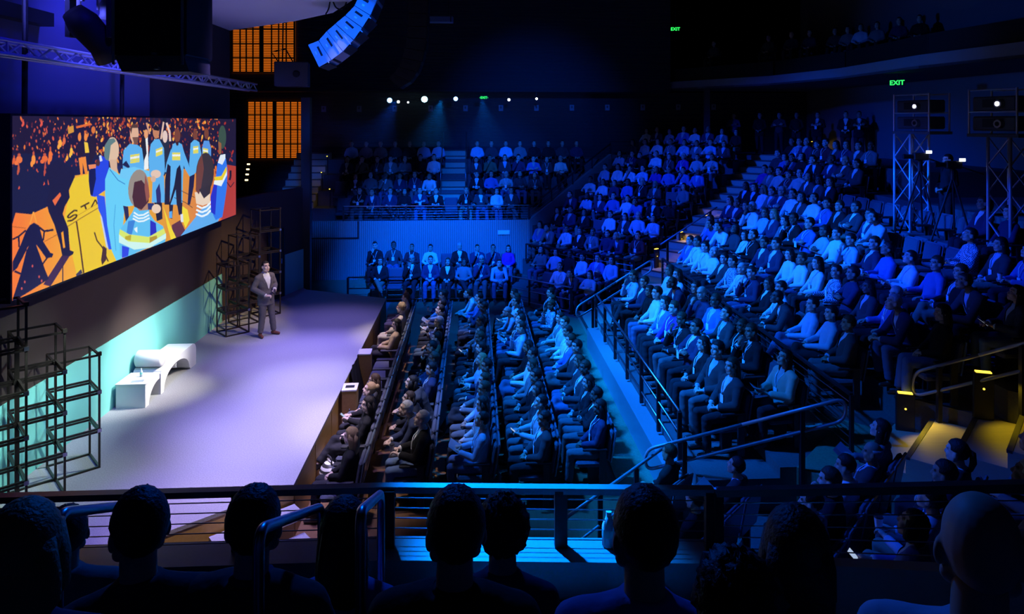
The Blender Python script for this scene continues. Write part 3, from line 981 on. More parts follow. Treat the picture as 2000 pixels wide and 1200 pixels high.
# --- blue jacket player at the left and his legs
pg([(188, 380), (204, 384), (209, 430), (216, 480), (219, 487), (212, 488), (208, 470), (199, 425), (192, 410)], (44, 86, 236))
pg([(195, 420), (199, 425), (211, 486), (207, 482)], (190, 206, 240))
pg([(173, 331), (187, 327), (196, 303), (212, 312), (212, 330), (206, 350), (205, 372), (186, 385), (177, 383), (173, 355)], (40, 72, 226))
pg([(173, 331), (186, 329), (187, 350), (180, 383), (176, 380), (173, 355)], (22, 26, 80))
pg([(172, 322), (187, 321), (187, 328), (174, 331)], (236, 140, 90))
pg([(193, 305), (197, 303), (200, 314), (195, 316)], (206, 220, 244))
el(191, 318, 4, 7, (80, 48, 46))
# --- grey-haired man in the light blue jacket
pg([(205, 380), (205, 350), (213, 327), (222, 332), (236, 345), (252, 352), (262, 378), (268, 398), (258, 402), (243, 404), (240, 440), (236, 480), (238, 508), (228, 512), (218, 490), (209, 440), (206, 400)], (104, 206, 246))
pg([(232, 346), (236, 331), (262, 326), (283, 332), (291, 334), (292, 345), (262, 352), (250, 352)], (112, 200, 244))
el(304, 340, 10, 8, (226, 196, 176))
el(299, 350, 5, 6, (214, 176, 150))
el(219, 293, 13, 25, (222, 190, 160))
pg([(203, 305), (204, 285), (212, 272), (222, 270), (226, 276), (216, 284), (214, 300), (212, 314), (206, 312)], (98, 128, 128))
pg([(213, 312), (228, 312), (229, 338), (216, 330)], (214, 178, 150))
pg([(228, 326), (238, 322), (234, 340), (231, 338)], (30, 40, 90))
ln([(214, 331), (230, 352), (244, 360)], 1.4, (40, 110, 190))
ln([(225, 400), (222, 440), (226, 490)], 1.2, (66, 160, 220))
pg([(240, 402), (250, 404), (252, 430), (246, 436)], (40, 40, 80))
# --- foreground head with short hair and striped jacket
pg([(258, 415), (262, 405), (290, 404), (292, 418), (302, 432), (318, 442), (324, 462), (322, 474), (282, 487), (244, 504), (234, 500), (233, 470), (236, 446), (246, 432)], (98, 192, 240))
pg([(250, 432), (264, 430), (256, 462), (246, 462)], (60, 130, 214))
pg([(293, 430), (304, 436), (306, 462), (293, 463)], (40, 44, 190))
pg([(234, 448), (252, 458), (290, 463), (320, 446), (323, 456), (292, 475), (250, 472), (232, 458)], (216, 232, 106))
pg([(244, 462), (256, 459), (255, 470), (244, 468)], (190, 170, 30))
pg([(292, 464), (306, 460), (307, 470), (292, 475)], (180, 150, 40))
pg([(232, 458), (250, 472), (292, 475), (324, 456), (324, 466), (292, 484), (262, 488), (232, 474)], (206, 244, 236))
pg([(238, 480), (252, 484), (250, 500), (238, 505)], (48, 72, 226))
for i in range(3):
    ln([(261 - i, 415 + i * 6), (270, 421 + i * 6), (280, 420 + i * 6), (290 + i, 414 + i * 6)], 3, (236, 246, 250))
pg([(261, 447), (268, 443), (268, 455), (264, 452)], (230, 244, 250))
pg([(262, 400), (288, 396), (290, 410), (272, 412)], (176, 130, 100))
el(270, 368, 20, 37, (150, 140, 130), 4)
pg([(262, 356), (276, 352), (284, 362), (291, 372), (290, 394), (276, 410), (262, 404), (258, 385)], (70, 36, 38))
pg([(283, 340), (290, 365), (292, 385), (286, 395), (282, 370)], (150, 84, 66))
pg([(288, 397), (300, 397), (303, 410), (289, 410)], (36, 50, 110))
el(305, 408, 9, 9, (232, 204, 180))
# --- right hand foreground head
pg([(350, 464), (366, 444), (382, 424), (388, 412), (410, 400), (420, 404), (432, 420), (424, 436), (392, 450)], (96, 172, 236))
for i in range(3):
    ln([(384 - i, 402 + i * 8), (394, 407 + i * 8), (404, 403 + i * 8), (413 - i, 393 + i * 9)], 3.6, (236, 246, 250))
pg([(380, 376), (410, 372), (410, 396), (396, 402), (383, 398)], (232, 210, 186))
el(400, 338, 17.5, 40, (58, 50, 50), 3)
pg([(386, 320), (394, 300), (398, 330), (392, 370), (388, 380), (382, 372), (383, 340)], (110, 64, 50))
pg([(388, 370), (412, 360), (410, 378), (398, 388)], (52, 46, 46))
# --- player at the right edge
pg([(421, 350), (424, 322), (428, 308), (436, 302), (441, 310), (444, 330), (443, 365), (438, 400), (434, 424), (421, 430), (416, 420), (418, 390)], (52, 120, 236))
pg([(411, 385), (420, 350), (424, 360), (420, 420), (412, 415)], (40, 50, 200))
pg([(425, 318), (430, 303), (440, 301), (440, 310), (434, 322)], (222, 232, 244))
pg([(418, 346), (432, 344), (442, 325), (443, 334), (434, 352), (419, 353)], (230, 206, 40))
pg([(418, 353), (434, 352), (443, 334), (443, 342), (432, 364), (417, 360)], (230, 240, 244))
el(434, 268, 7.5, 23, (60, 82, 70))
pg([(426, 276), (432, 280), (432, 300), (427, 302)], (150, 96, 60))
ln([(450, 333), (450, 345), (448, 352)], 4, (40, 28, 44))
ln([(443, 356), (450, 366), (457, 356)], 1.6, (40, 28, 44))

small = img.reshape(GH, SS, GW, SS, 3).mean(axis=(1, 3))
nv = (GW + 1) * (GH + 1)
yy = np.linspace(SY0, SY1, GW + 1)
zz = np.linspace(SZ1, SZ0, GH + 1)
co = np.zeros((GH + 1, GW + 1, 3), np.float32)
co[..., 0] = 0.0
co[..., 1] = yy[None, :] - SY0
co[..., 2] = zz[:, None] - SZ0
me = bpy.data.meshes.new('display')
me.vertices.add(nv)
me.vertices.foreach_set('co', co.ravel())
ii = (np.arange(GH)[:, None] * (GW + 1) + np.arange(GW)[None, :]).ravel()
quad = np.stack([ii, ii + GW + 1, ii + GW + 2, ii + 1], 1).astype(np.int32)
me.loops.add(quad.size)
me.loops.foreach_set('vertex_index', quad.ravel())
me.polygons.add(len(quad))
me.polygons.foreach_set('loop_start', np.arange(len(quad), dtype=np.int32) * 4)
me.update(calc_edges=True)
at_ = me.attributes.new('picture', 'FLOAT_COLOR', 'FACE')
fc = np.ones((GH * GW, 4), np.float32)
fc[:, :3] = small.reshape(-1, 3)
at_.data.foreach_set('color', fc.ravel())
mscr = bpy.data.materials.new('led_picture')
mscr.use_nodes = True
nt = mscr.node_tree
an = nt.nodes.new('ShaderNodeAttribute')
an.attribute_name = 'picture'
b = nt.nodes['Principled BSDF']
b.inputs['Base Color'].default_value = (.02, .02, .02, 1)
nt.links.new(an.outputs['Color'], b.inputs['Emission Color'])
b.inputs['Emission Strength'].default_value = 1.0
me.materials.append(mscr)
scr = empty('led_screen', (SX, SY0, SZ0), 0, 'wide hanging screen showing basketball players on an orange court', 'screen')
link('display', me, scr, (.003, 0, 0))
MB().box(-.16, -.03, -.03, 0, SY1 - SY0 + .03, SZ1 - SZ0 + .03).build('screen_housing', M_BLACK, scr)
for px, name in ((48, 'hanging_strap'), (238, 'hanging_strap')):
    p = onX(px, 226, SX - .05)
    y = p.y - SY0
    MB().loft([(-.05, y, SZ1 - SZ0), (-.03, y - .02, 1.2 + SZ1 - SZ0), (-.05, y - .02, 3.6 + SZ1 - SZ0)], .035, 8).build(name, M_BLACK, scr)

# ================================================================ truss over the screen
def box_truss(name, L, w, h, bay, label, mat=None, r=.024, axis='Y'):
    root = empty(name, (0, 0, 0), 0, label, 'truss')
    m = mat or M_ALU
    def T(a, b, c):
        return (a, b, c) if axis == 'Y' else (a, c, b)
    for x in (-w / 2, w / 2):
        for z in (0, h):
            MB().loft([T(x, 0, z), T(x, L, z)], r, 8, ref=Vector((1, 0, 0))).build('chord', m, root, True)
    n = max(1, int(round(L / bay)))
    for i in range(n):
        a, b2 = L * i / n, L * (i + 1) / n
        for x in (-w / 2, w / 2):
            z0, z1 = (0, h) if i % 2 == 0 else (h, 0)
            MB().bar(T(x, a, z0), T(x, b2, z1), r * .9).build('diagonal', m, root)
        MB().bar(T(-w / 2, a, 0), T(w / 2, b2, 0), r * .8).build('diagonal', m, root)
    for i in range(0, n + 1, max(1, n // 4)):
        a = L * i / n
        for x in (-w / 2, w / 2):
            MB().bar(T(x, a, 0), T(x, a, h), r * .9).build('vertical', m, root)
    return root
tz1, tz0 = onX(0, 77, -5.62).z, onX(0, 105, -5.62).z
ty0, ty1 = 5.6, onX(497, 165, -5.62).y
t = box_truss('screen_truss', ty1 - ty0, .2, tz1 - tz0, .30, 'long blue lit truss hanging above the big screen')
t.location = (-5.66, ty0, tz0)

# ================================================================ windows with lit amber blinds
def amber_window(name, px0, px1, py0, py1, Y, label, lower):
    a, b = onY(px0, py1, Y), onY(px1, py0, Y)
    w, h = b.x - a.x, b.z - a.z
    root = empty(name, (a.x, Y, a.z), 0, label, None, None, 'structure')
    MB().box(0, .06, 0, w, .07, h).build('pane', M_ORANGE, root)
    f = .05
    for x0, x1, z0, z1 in ((0, f, 0, h), (w - f, w, 0, h), (0, w, 0, f), (0, w, h - f, h), (w * .44, w * .50, 0, h)):
        MB().box(x0, -.03, z0, x1, .06, z1).build('window_frame', M_BLACK, root)
    for half in (0, 1):
        xa, xb = (f, w * .44) if half == 0 else (w * .50, w - f)
        for k in (1, 2, 3):
            x = xa + (xb - xa) * k / 4 + (.02 if k == 1 else 0)
            MB().box(x - .022, 0, 0, x + .022, .055, h).build('muntin', M_BLACK, root)
        for k in (1, 2, 3):
            z = h * k / 4 + .02
            MB().box(xa, .0, z - .022, xb, .055, z + .022).build('muntin', M_BLACK, root)
    sl = MB()
    n = 34
    for i in range(n):
        z = h * (i + .5) / n
        sl.box(f, .03, z - .014, w - f, .055, z + .014)
    s = sl.build('slat', M_BLACK, root)
    s['kind'] = 'stuff'
    return root
amber_window('window_1', 482, 597, 197, 311, FWY - .10, 'lower window with amber lit blinds beyond the screen', True)
amber_window('window_2', 452, 576, 30, 142, 28.85, 'upper window with amber lit blinds cut by the ceiling', False)

# ================================================================ loudspeaker arrays
def array_boxes(name, quads, Yn, depth, label, mside, dark=False):
    P = [[onY(x, y, Yn) for x, y in q] for q in quads]
    o = P[0][0].copy()
    root = empty(name, o, 0, label, 'loudspeaker')
    for i, q in enumerate(P):
        poly = [(p.x - o.x, p.z - o.z) for p in q]
        c = Vector((sum(p[0] for p in poly) / 4, sum(p[1] for p in poly) / 4))
        sh = [((p[0] - c.x) * .965 + c.x, (p[1] - c.y) * .965 + c.y) for p in poly]
        bx = MB().prism(sh, 0, depth, 'XZ').build('cabinet', mside, root)
        # recessed handle, badge and edge bolts on the side
        e1 = (Vector(poly[1]) - Vector(poly[0]))
        e2 = (Vector(poly[3]) - Vector(poly[0]))
        def Q(u, v):
            p = Vector(poly[0]) + e1 * u + e2 * v
            return (p.x, p.y)
        MB().prism([Q(.22, .60), Q(.62, .60), Q(.62, .78), Q(.22, .78)], -.006, .02, 'XZ').build('handle_recess', M_SLOT, bx)
        MB().prism([Q(.36, .28), Q(.50, .28), Q(.50, .40), Q(.36, .40)], -.012, .01, 'XZ').build('badge', M_ALU if not dark else M_BLACK, bx)
        MB().prism([Q(.02, .90), Q(.98, .90), Q(.98, .99), Q(.02, .99)], -.012, .01, 'XZ').build('rigging_rail', mside, bx)
        MB().prism([Q(.995, .06), Q(1.01, .06), Q(1.01, .94), Q(.995, .94)], .03, depth - .03, 'XZ').build('grille', M_SLOT, bx)
    return root
edge_r = [(623, 132), (647.5, 118), (670, 101), (691, 78.5), (708, 54.5), (723.5, 30), (737, 0), (746, -32)]
edge_l = [(601, 87), (622, 78.5), (638, 60), (654.5, 46), (673.5, 30), (692, 11), (704, -16), (712, -46)]
quads = [(edge_l[i], edge_r[i], edge_r[i + 1], edge_l[i + 1]) for i in range(7)]
arr = array_boxes('line_array', quads, 13.5, .85, 'curved line array of loudspeakers with blue lit sides', M_SPKBOX)
q2 = []
er = [(781, 172), (801, 160), (815, 142), (824, 121), (830, 99), (833, 76), (835, 52), (836, 26), (836, 0), (836, -28)]
elf = [(757, 152), (768, 144), (778, 130), (785, 113), (790, 94), (794, 73), (796, 51), (797, 26), (797, 0), (797, -28)]
quads = [(elf[i], er[i], er[i + 1], elf[i + 1]) for i in range(9)]
array_boxes('line_array', quads, 21.5, .9, 'unlit curved line array hanging in front of the far wall', M_BLACK, True)
# rig wires and yoke near the lit array
o = onY(660, 0, 13.6)
root = empty('array_cable', o, 0, 'black looped cable hanging beside the lit line array', 'cable')
pts = [onY(x, y, 13.6) - o for x, y in ((636, 28), (642, 18), (646, -6), (650, 2), (656, 16), (668, 20), (676, 8), (680, -12))]
MB().loft(round_path(pts, .08), .014, 6).build('cable', M_BLACK, root)
# big black loudspeaker at the top left
a, b = atd(216, 7.4, zat(108, 7.4)), atd(362, 7.4, zat(-20, 7.4))
root = empty('hanging_loudspeaker', (a.x, a.y, a.z), R(-2), 'large black loudspeaker hanging above the left end of the screen', 'loudspeaker')
w = (b.x - a.x)
MB().rbox(0, 0, 0, w, .7, 1.1, .015).build('cabinet', M_BLACK, root)
MB().add([(.04, 0, -.004), (w - .02, 0, -.004), (w - .02, .66, -.004), (.04, .66, -.004), (.09, .05, -.17), (w + .012, .05, -.17), (w + .012, .6, -.17), (.09, .6, -.17)],
         [(0, 1, 2, 3), (7, 6, 5, 4), (0, 4, 5, 1), (1, 5, 6, 2), (2, 6, 7, 3), (3, 7, 4, 0)]).build('lower_cabinet', M_DPLASTER, root)
for x in (.02, w - .05):
    MB().box(x, -.012, -.1, x + .025, .0, 1.1).build('rigging_rail', M_ALU, root)
MB().box(w * .55, -.02, .0, w * .62, .0, .03).build('latch', M_STEEL, root)
MB().box(w * .58, -.02, -.15, w * .64, .05, -.12).build('latch', M_STEEL, root)
for x in (.15, w - .15):
    MB().loft([(x, .35, 1.1), (x, .35, 4.2)], .012, 6).build('cable', M_BLACK, root)
# second black box and moving head in front of the windows
a = atd(535, 20.0, zat(168, 20))
root = empty('hanging_loudspeaker', a, R(8), 'small black loudspeaker box hanging before the upper amber window', 'loudspeaker')
MB().rbox(0, 0, 0, .95, .7, .72, .02).build('cabinet', M_DPLASTER, root)
MB().ball((.62, -.01, .36), (.1, .02, .1)).build('cone', M_BLACK, root, True)
MB().loft([(.2, .3, .72), (.25, .3, 4.4)], .02, 6).build('cable', M_BLACK, root)
MB().loft([(.1, .2, .72), (-.1, .2, 1.0), (.3, .2, 1.1), (.5, .3, .72)], .02, 6).build('yoke', M_BLACK, root)

def stage_lamp(name, loc, aim, label, s=1.0, mat=None, lit=None):
    """moving head or profile lamp: base, yoke with two arms, barrel, lens"""
    root = empty(name, loc, 0, label, 'stage lamp')
    m = mat or M_BLACK
    d = (Vector(aim) - Vector(loc)).normalized()
    q = d.to_track_quat('Z', 'Y').to_matrix().to_4x4()
    MB().rbox(-.16 * s, -.16 * s, .34 * s, .16 * s, .16 * s, .46 * s, .02 * s).build('base', m, root)
    for x in (-.17, .17):
        MB().box((x - .02) * s, -.05 * s, -.05 * s, (x + .02) * s, .05 * s, .36 * s).build('yoke_arm', m, root)
    mb = MB().loft([(0, 0, -.22 * s), (0, 0, -.1 * s), (0, 0, .15 * s), (0, 0, .26 * s)], [.09 * s, .13 * s, .12 * s, .15 * s], 14)
    mb.v = [tuple(q @ Vector(p)) for p in mb.v]
    mb.build('barrel', m, root, True)
    mb = MB().loft([(0, 0, .24 * s), (0, 0, .275 * s)], .12 * s, 14)
    mb.v = [tuple(q @ Vector(p)) for p in mb.v]
    mb.build('lens', lit or M_STEEL, root)
    MB().loft([(0, 0, .46 * s), (0, 0, .62 * s)], .03 * s, 8).build('clamp', m, root)
    MB().loft([(0, 0, .6 * s), (0, 0, 12.0 - loc[2])], .022, 8).build('hanging_pipe', m, root)
    return root
p = atd(178, 8.9, zat(62, 8.9))
stage_lamp('moving_head_lamp', p, p + Vector((.5, .9, -1.0)), 'big dark moving lamp hanging left of the large black loudspeaker', 1.5)
p = atd(206, 9.4, zat(16, 9.4))
stage_lamp('stage_lamp', p, p + Vector((-.2, .3, -1)), 'small blue lit lamp at the top edge beside the moving lamp', .55, M_ALU)
p = atd(146, 9.2, zat(-2, 9.2))
stage_lamp('stage_lamp', p, p + Vector((0, .1, -1)), 'blue lit lamp barrel at the very top edge of the picture', .6, M_ALU)
p = atd(387, 17.0, zat(58, 17.0))
stage_lamp('stage_lamp', p, p + Vector((.4, .2, -1)), 'small blue lit lamp right of the large black loudspeaker', .7, M_ALU)
# lamps under the far bulkhead
for i, (px, py, mat, s, lab) in enumerate(((761, 196, M_GLOWB, .105, 'leftmost blue lamp in the row under the far bulkhead'), (778, 199, M_GLOWW, .06, 'small white lamp just right of the leftmost blue lamp'), (797, 200, M_GLOWW, .04, 'smallest white lamp between the two blue lamps'),
                                           (829, 194, M_GLOWC, .13, 'brightest cyan lamp under the far bulkhead'), (890, 193, M_GLOWB, .09, 'blue white lamp left of the exit sign on the far wall'), (994, 195, M_GLOWW, .06, 'white lamp just right of the far exit sign'), (1048, 193, M_GLOWW, .05, 'rightmost white lamp under the far bulkhead'))):
    p = onY(px, py, 29.0)
    root = empty('house_lamp', p, 0, lab, 'stage lamp')
    MB().loft([(0, .32, .02), (0, .1, .01), (0, 0, 0)], [s * .8, s * 1.05, s * 1.15], 14).build('barrel', M_BLACK, root, True)
    MB().loft([(0, -.001, 0), (0, -.03, 0), (0, -.04, 0)], [s, s * .9, s * .5], 16).build('lens', mat, root)
    MB().box(-.015, .12, 0, .015, .16, max(.2, 7.0 - p.z)).build('bracket', M_BLACK, root)
# plaques along the far wall
for i in range(12):
    px = 632 + i * 69.3
    if i in (2, 3):
        px = 771 + (i - 2) * 70
    p = onY(px, 213 - i * .35, FWY - .06)
    root = empty('wall_sconce', p, 0, '%s small pale plate from the left along the far wall' % ORD[i], 'wall plate', 'small pale plates along the far wall')
    MB().rbox(-.1, 0, -.13, .1, .05, .13, .01).build('plate', M_SPKBOX, root)
    MB().box(-.04, -.02, -.02, .03, 0, .08).build('motif', M_DPLASTER, root)
# blue lit air duct grille near the top
p = onY(858, 37, 24.0)
root = empty('ceiling_fixture', p, 0, 'blue lit flat fixture hanging beside the unlit line array', 'fixture')
MB().rbox(-.48, 0, -.1, .48, .4, .1, .02).build('housing', M_SPKBOX, root)
for x in (-.4, .38):
    MB().box(x, -.01, -.1, x + .03, 0, .1).build('bracket', M_BLACK, root)
for x in (-.3, .3):
    MB().loft([(x, .2, .1), (x, .2, 3)], .01, 6).build('cable', M_BLACK, root)

# ================================================================ exit signs
def exit_sign(loc, rz, label, s=.22, sz=.62, up=1.0):
    root = empty('exit_sign', loc, rz, label, 'exit sign')
    MB().rbox(-.30, 0, -.13, .30, .06, .13, .01).build('housing', M_BLACK, root)
    MB().box(-.01, .02, .13, .01, .04, .13 + up).build('stem', M_BLACK, root)
    c = bpy.data.curves.new('lettering', 'FONT')
    c.body = 'EXIT'
    c.size = s
    c.align_x = 'CENTER'
    c.align_y = 'CENTER'
    c.extrude = .006
    c.offset = .006
    c.materials.append(M_GREEN)
    tmp = bpy.data.objects.new('tmp_letters', c)
    COL.objects.link(tmp)
    me = bpy.data.meshes.new_from_object(tmp.evaluated_get(bpy.context.evaluated_depsgraph_get()))
    bpy.data.objects.remove(tmp)
    me.name = 'lettering'
    t = link('lettering', me, root, (0, -.012, 0))
    t.rotation_euler = (R(90), 0, 0)
    root.scale = (sz, sz, sz)
    if s < .25:
        for sx in (-1, 1):
            MB().prism([(sx * .29, 0), (sx * .255, .045), (sx * .255, -.045)], -.014, -.004, 'XZ').build('arrow', M_GREEN, root)
    return root
exit_sign(onY(945, 191, 29.0), 0, 'green exit sign with arrows among the far lamps', up=.3)
exit_sign(onY(1319, 57, 28.2), R(-8), 'green exit sign high at the edge of the upper balcony', .3, .62, 4)
p = atd(1752, 19.5, zat(162, 19.5))
exit_sign(p, R(-48), 'green exit sign under the right balcony', .30, .62, .4)
# sign on the ribbed balcony front
p = onY(984, 454, BFY - .02)
root = empty('wall_sign', p, 0, 'pale blank sign on the ribbed balcony front', 'sign')
MB().rbox(-.21, -.02, -.075, .21, .015, .075, .008).build('panel', M_WHITE, root)
MB().rbox(-.225, -.015, -.09, .225, .018, .09, .008).build('sign_frame', M_PAINTR, root)

# ================================================================ stage furniture
FX0, FX1 = -6.12, -5.63
def arch(c, rx, rz, n=10, a0=180, a1=0):
    return [(c[0] + rx * math.cos(R(a0 + (a1 - a0) * i / n)), c[1] + rz * math.sin(R(a0 + (a1 - a0) * i / n))) for i in range(n + 1)]
root = empty('white_table', (0, 12.2, .75), 0, 'low white table with a curved cut leg beside the teal band', 'table')
poly = [(0, 0), (.14, 0)] + [(.14 + .40 * (1 - math.cos(R(t))), .31 * math.sin(R(t))) for t in range(0, 91, 10)] + [(.54, .40), (0, .40)]
MB().prism(poly, FX0, FX1, 'YZ').build('body', M_WHITE, root)
MB().box(FX0 - .01, -.01, .40, FX1 + .01, .55, .415).build('tabletop', M_WHITE, root)
root = empty('white_lounge_seat', (0, 12.79, .75), 0, 'white arched lounge seat with a roll backrest', 'seat')
out = [(0, 0)] + arch((.12, .34), .12, .12, 6, 180, 90) + arch((1.42, .30), .17, .16, 6, 90, 0) + [(1.59, 0)]
inn = [(1.32, 0)] + arch((.70, .06), .56, .30, 14, 0, 180) + [(.12, 0)]
mb = MB()
# side profile built from strips so that the tunnel stays open
def strip(mb, A, B, x0, x1):
    n = len(A)
    vs = []
    for p, q in zip(A, B):
        vs += [(x0, p[0], p[1]), (x1, p[0], p[1]), (x1, q[0], q[1]), (x0, q[0], q[1])]
    fs = []
    for i in range(n - 1):
        k = 4 * i
        for a, b in ((0, 1), (1, 2), (2, 3), (3, 0)):
            fs.append((k + a, k + b, k + 4 + b, k + 4 + a))
    fs.append((0, 1, 2, 3))
    k = 4 * (n - 1)
    fs.append((k + 3, k + 2, k + 1, k))
    return mb.add(vs, fs)
def resample(P, n):
    P = [Vector(p) for p in P]
    L = [0]
    for a, b in zip(P[:-1], P[1:]):
        L.append(L[-1] + (b - a).length)
    o = []
    for i in range(n):
        s = L[-1] * i / (n - 1)
        j = max(k for k in range(len(L)) if L[k] <= s + 1e-9)
        j = min(j, len(P) - 2)
        t = (s - L[j]) / max(1e-9, L[j + 1] - L[j])
        o.append(tuple(P[j].lerp(P[j + 1], min(1, t))))
    return o
strip(mb, resample(out, 40), resample(inn[::-1], 40), FX0, FX1)
mb.build('body', M_WHITE, root)
MB().loft([(FX0, .16, .60), (FX0 + .02, .16, .60), (FX1 - .04, .16, .60), (FX1 - .02, .16, .60)], [.12, .15, .15, .12], 20, ref=Vector((0, 1, 0))).build('roll_backrest', M_WHITE, root, True)
# curled inner panel of the seat
crl = arch((.95, .26), .20, .13, 10, 20, 200)
strip(MB(), crl, [(p[0] * .9 + .095, p[1] * .84 + .04) for p in crl], FX0 + .05, FX1 - .05).build('inner_curl', M_WHITE, root)
def bottle(loc, label, h=.21, r=.032, mat=None):
    root = empty('water_bottle', loc, 0, label, 'bottle')
    MB().loft([(0, 0, 0), (0, 0, .004), (0, 0, h * .6), (0, 0, h * .78), (0, 0, h * .9)], [r * .8, r, r, r * .55, r * .36], 12).build('body', mat or M_PLASTIC, root, True)
    MB().loft([(0, 0, h * .9), (0, 0, h)], r * .42, 10).build('cap', M_WHITE, root)
    MB().loft([(0, 0, h * .3), (0, 0, h * .52)], r * 1.02, 12).build('label_band', M_BAND, root)
    return root
M_PLASTIC = pm('clear_blue_plastic', (.62, .70, .78), .12, var=.05, spec=.7)
bottle((-5.86, 12.55, 1.165), 'small water bottle on the white table', .15, .024)
root = empty('papers', (-5.82, 12.33, 1.166), R(12), 'sheet of paper lying on the white table', 'paper')
MB().box(-.1, -.05, 0, .1, .05, .003).build('sheet', M_SPKBOX, root)

# ================================================================ open frame towers on the stage
def frame_cube(root, c, rz, s, z):
    """one cube of perforated angle bars: twelve bars, each its own part"""
    q = Matrix.Translation((c[0], c[1], z)) @ Matrix.Rotation(rz, 4, 'Z')
    h = s / 2
    w = .026
    for sx in (-1, 1):
        for sy in (-1, 1):
            mb = MB()
            mb.add(*bar_vf((sx * h, sy * h, 0), (sx * h, sy * h, s), w))
            mb.v = [tuple(q @ Vector(p)) for p in mb.v]
            mb.build('upright', M_FRAME, root)
    for z_ in (.013, s - .013):
        for sg in (-1, 1):
            for a, b in (((-h, sg * h, z_), (h, sg * h, z_)), ((sg * h, -h, z_), (sg * h, h, z_))):
                mb = MB()
                mb.add(*bar_vf(a, b, w))
                mb.v = [tuple(q @ Vector(p)) for p in mb.v]
                mb.build('crossbar', M_FRAME, root)
def bar_vf(a, b, w):
    m = MB().bar(a, b, w)
    return m.v, m.f
def tower(c, rz, n, label, s=.53, z0=.75):
    root = empty('frame_tower', (c[0], c[1], z0), rz, label, 'frame tower')
    for k in range(n):
        frame_cube(root, (0, 0), 0, s, k * (s + .012))
        for sx in (-1, 1):
            MB().box(sx * s / 2 - .025, -s / 2 - .025, k * (s + .012) + s - .02, sx * s / 2 + .025, -s / 2 + .025, k * (s + .012) + s + .03).build('clamp', M_STEEL if k < n - 1 and sx > 0 else M_FRAME, root)
    return root
q = R(41)
tower((-5.68, 10.15), q, 3, 'shortest near frame tower, nearest to the white furniture')
tower((-5.75, 9.44), q, 4, 'middle near frame tower of black bars, four cubes tall')
tower((-5.79, 8.72), q, 5, 'tallest near frame tower, at the left picture edge')
tower((-5.62, 16.5), q, 3, 'shortest far frame tower, just left of the speaker')
tower((-5.63, 17.30), q, 4, 'middle far frame tower of black bars, behind the speaker')
tower((-5.33, 18.06), q, 5, 'tallest far frame tower, under the right end of the screen')

# steps at the near end of the stage, stage front boxes
e0, e1 = Vector((-2.43, 9.5)), Vector((-3.30, 8.80))
eo = Vector((.63, -.78))
root = empty('stage_steps', (e0.x, e0.y, 0), 0, 'grey stage steps with pale edges at the near stage corner', 'steps')
for k, z in enumerate((.50, .25)):
    a, b = e0 + eo * (.02 + .30 * k), e1 + eo * (.02 + .30 * k)
    c, d = b + eo * .29, a + eo * .29
    s = MB().prism([(p.x - e0.x, p.y - e0.y) for p in (a, b, c, d)], z - .06 if k == 0 else 0, z).build('tread', M_CARPET, root)
    MB().prism([((p).x - e0.x, (p).y - e0.y) for p in (d, c, c + eo * .02, d + eo * .02)], z - .07, z + .004).build('edge_strip', M_WHITE, s)
for i, (px, py) in enumerate(((713, 688), (684, 757))):
    p = at(px, py, .80)
    root = empty('front_fill_box', (p.x, p.y, 0), R(3), ['white and tan box at the stage front beside the black drape', 'white and tan box at the stage front with papers on top'][i], 'box')
    MB().rbox(-.13, -.17, 0, .13, .17, .80, .012).build('body', M_STAGEW, root)
    MB().box(-.135, -.175, .79, .135, .175, .815).build('lid', M_WHITE, root)
    if i:
        MB().box(-.08, -.06, .816, .08, .04, .825).build('grille', M_BLACK, root)
# black drape hanging over the stage front
p = at(692, 705, .8)
root = empty('black_drape', (p.x, p.y, 0), 0, 'black cloth draped down the stage front between the two boxes', 'cloth')
mb = MB()
nx, nz = 24, 8
for j in range(nz + 1):
    for i in range(nx + 1):
        t, s_ = i / nx, j / nz
        mb.v.append((.02 + .10 * s_ + .035 * math.sin(t * 22 + s_ * 2) * (.3 + s_), -.55 + 1.1 * t, .80 - .76 * s_ + .02 * math.sin(t * 9)))
for j in range(nz):
    for i in range(nx):
        k = j * (nx + 1) + i
        mb.f.append((k, k + 1, k + nx + 2, k + nx + 1))
        mb.mi.append(0)
mb.build('cloth', M_BLACK, root, True)
# striped bags on the floor in front of the first row
M_STRIPE = None
def striped():
    m = bpy.data.materials.new('striped_bag_cloth')
    m.use_nodes = True
    nt = m.node_tree
    tc = nt.nodes.new('ShaderNodeTexCoord')
    wv = nt.nodes.new('ShaderNodeTexWave')
    wv.inputs['Scale'].default_value = 4.5
    wv.inputs['Distortion'].default_value = 2.5
    wv.inputs['Detail Scale'].default_value = .8
    wv.bands_direction = 'Z'
    rp = nt.nodes.new('ShaderNodeValToRGB')
    rp.color_ramp.interpolation = 'CONSTANT'
    rp.color_ramp.elements[0].color = (.03, .03, .03, 1)
    rp.color_ramp.elements[1].color = (.75, .74, .70, 1)
    rp.color_ramp.elements[1].position = .5
    nt.links.new(tc.outputs['Object'], wv.inputs['Vector'])
    nt.links.new(wv.outputs['Fac'], rp.inputs[0])
    nt.links.new(rp.outputs[0], nt.nodes['Principled BSDF'].inputs['Base Color'])
    return m
M_STRIPE = striped()
for i, (px, py, lab) in enumerate(((642, 825, 'striped bag farthest from the camera at the stage foot'), (610, 895, 'striped bag in the middle at the stage foot'), (601, 925, 'striped bag nearest to the camera at the stage foot'))):
    p = at(px, py, .22)
    p.x = max(p.x, -2.24)
    root = empty('striped_bag', (p.x, p.y, 0), R(20 * i), lab, 'bag')
    MB().ball((0, 0, .2), (.14, .19, .2)).build('body', M_STRIPE, root, True)
    MB().loft(round_path([Vector((0, -.1, .34)), Vector((0, -.07, .48)), Vector((0, .07, .48)), Vector((0, .1, .34))], .06), .012, 6).build('handle', M_ARM, root)
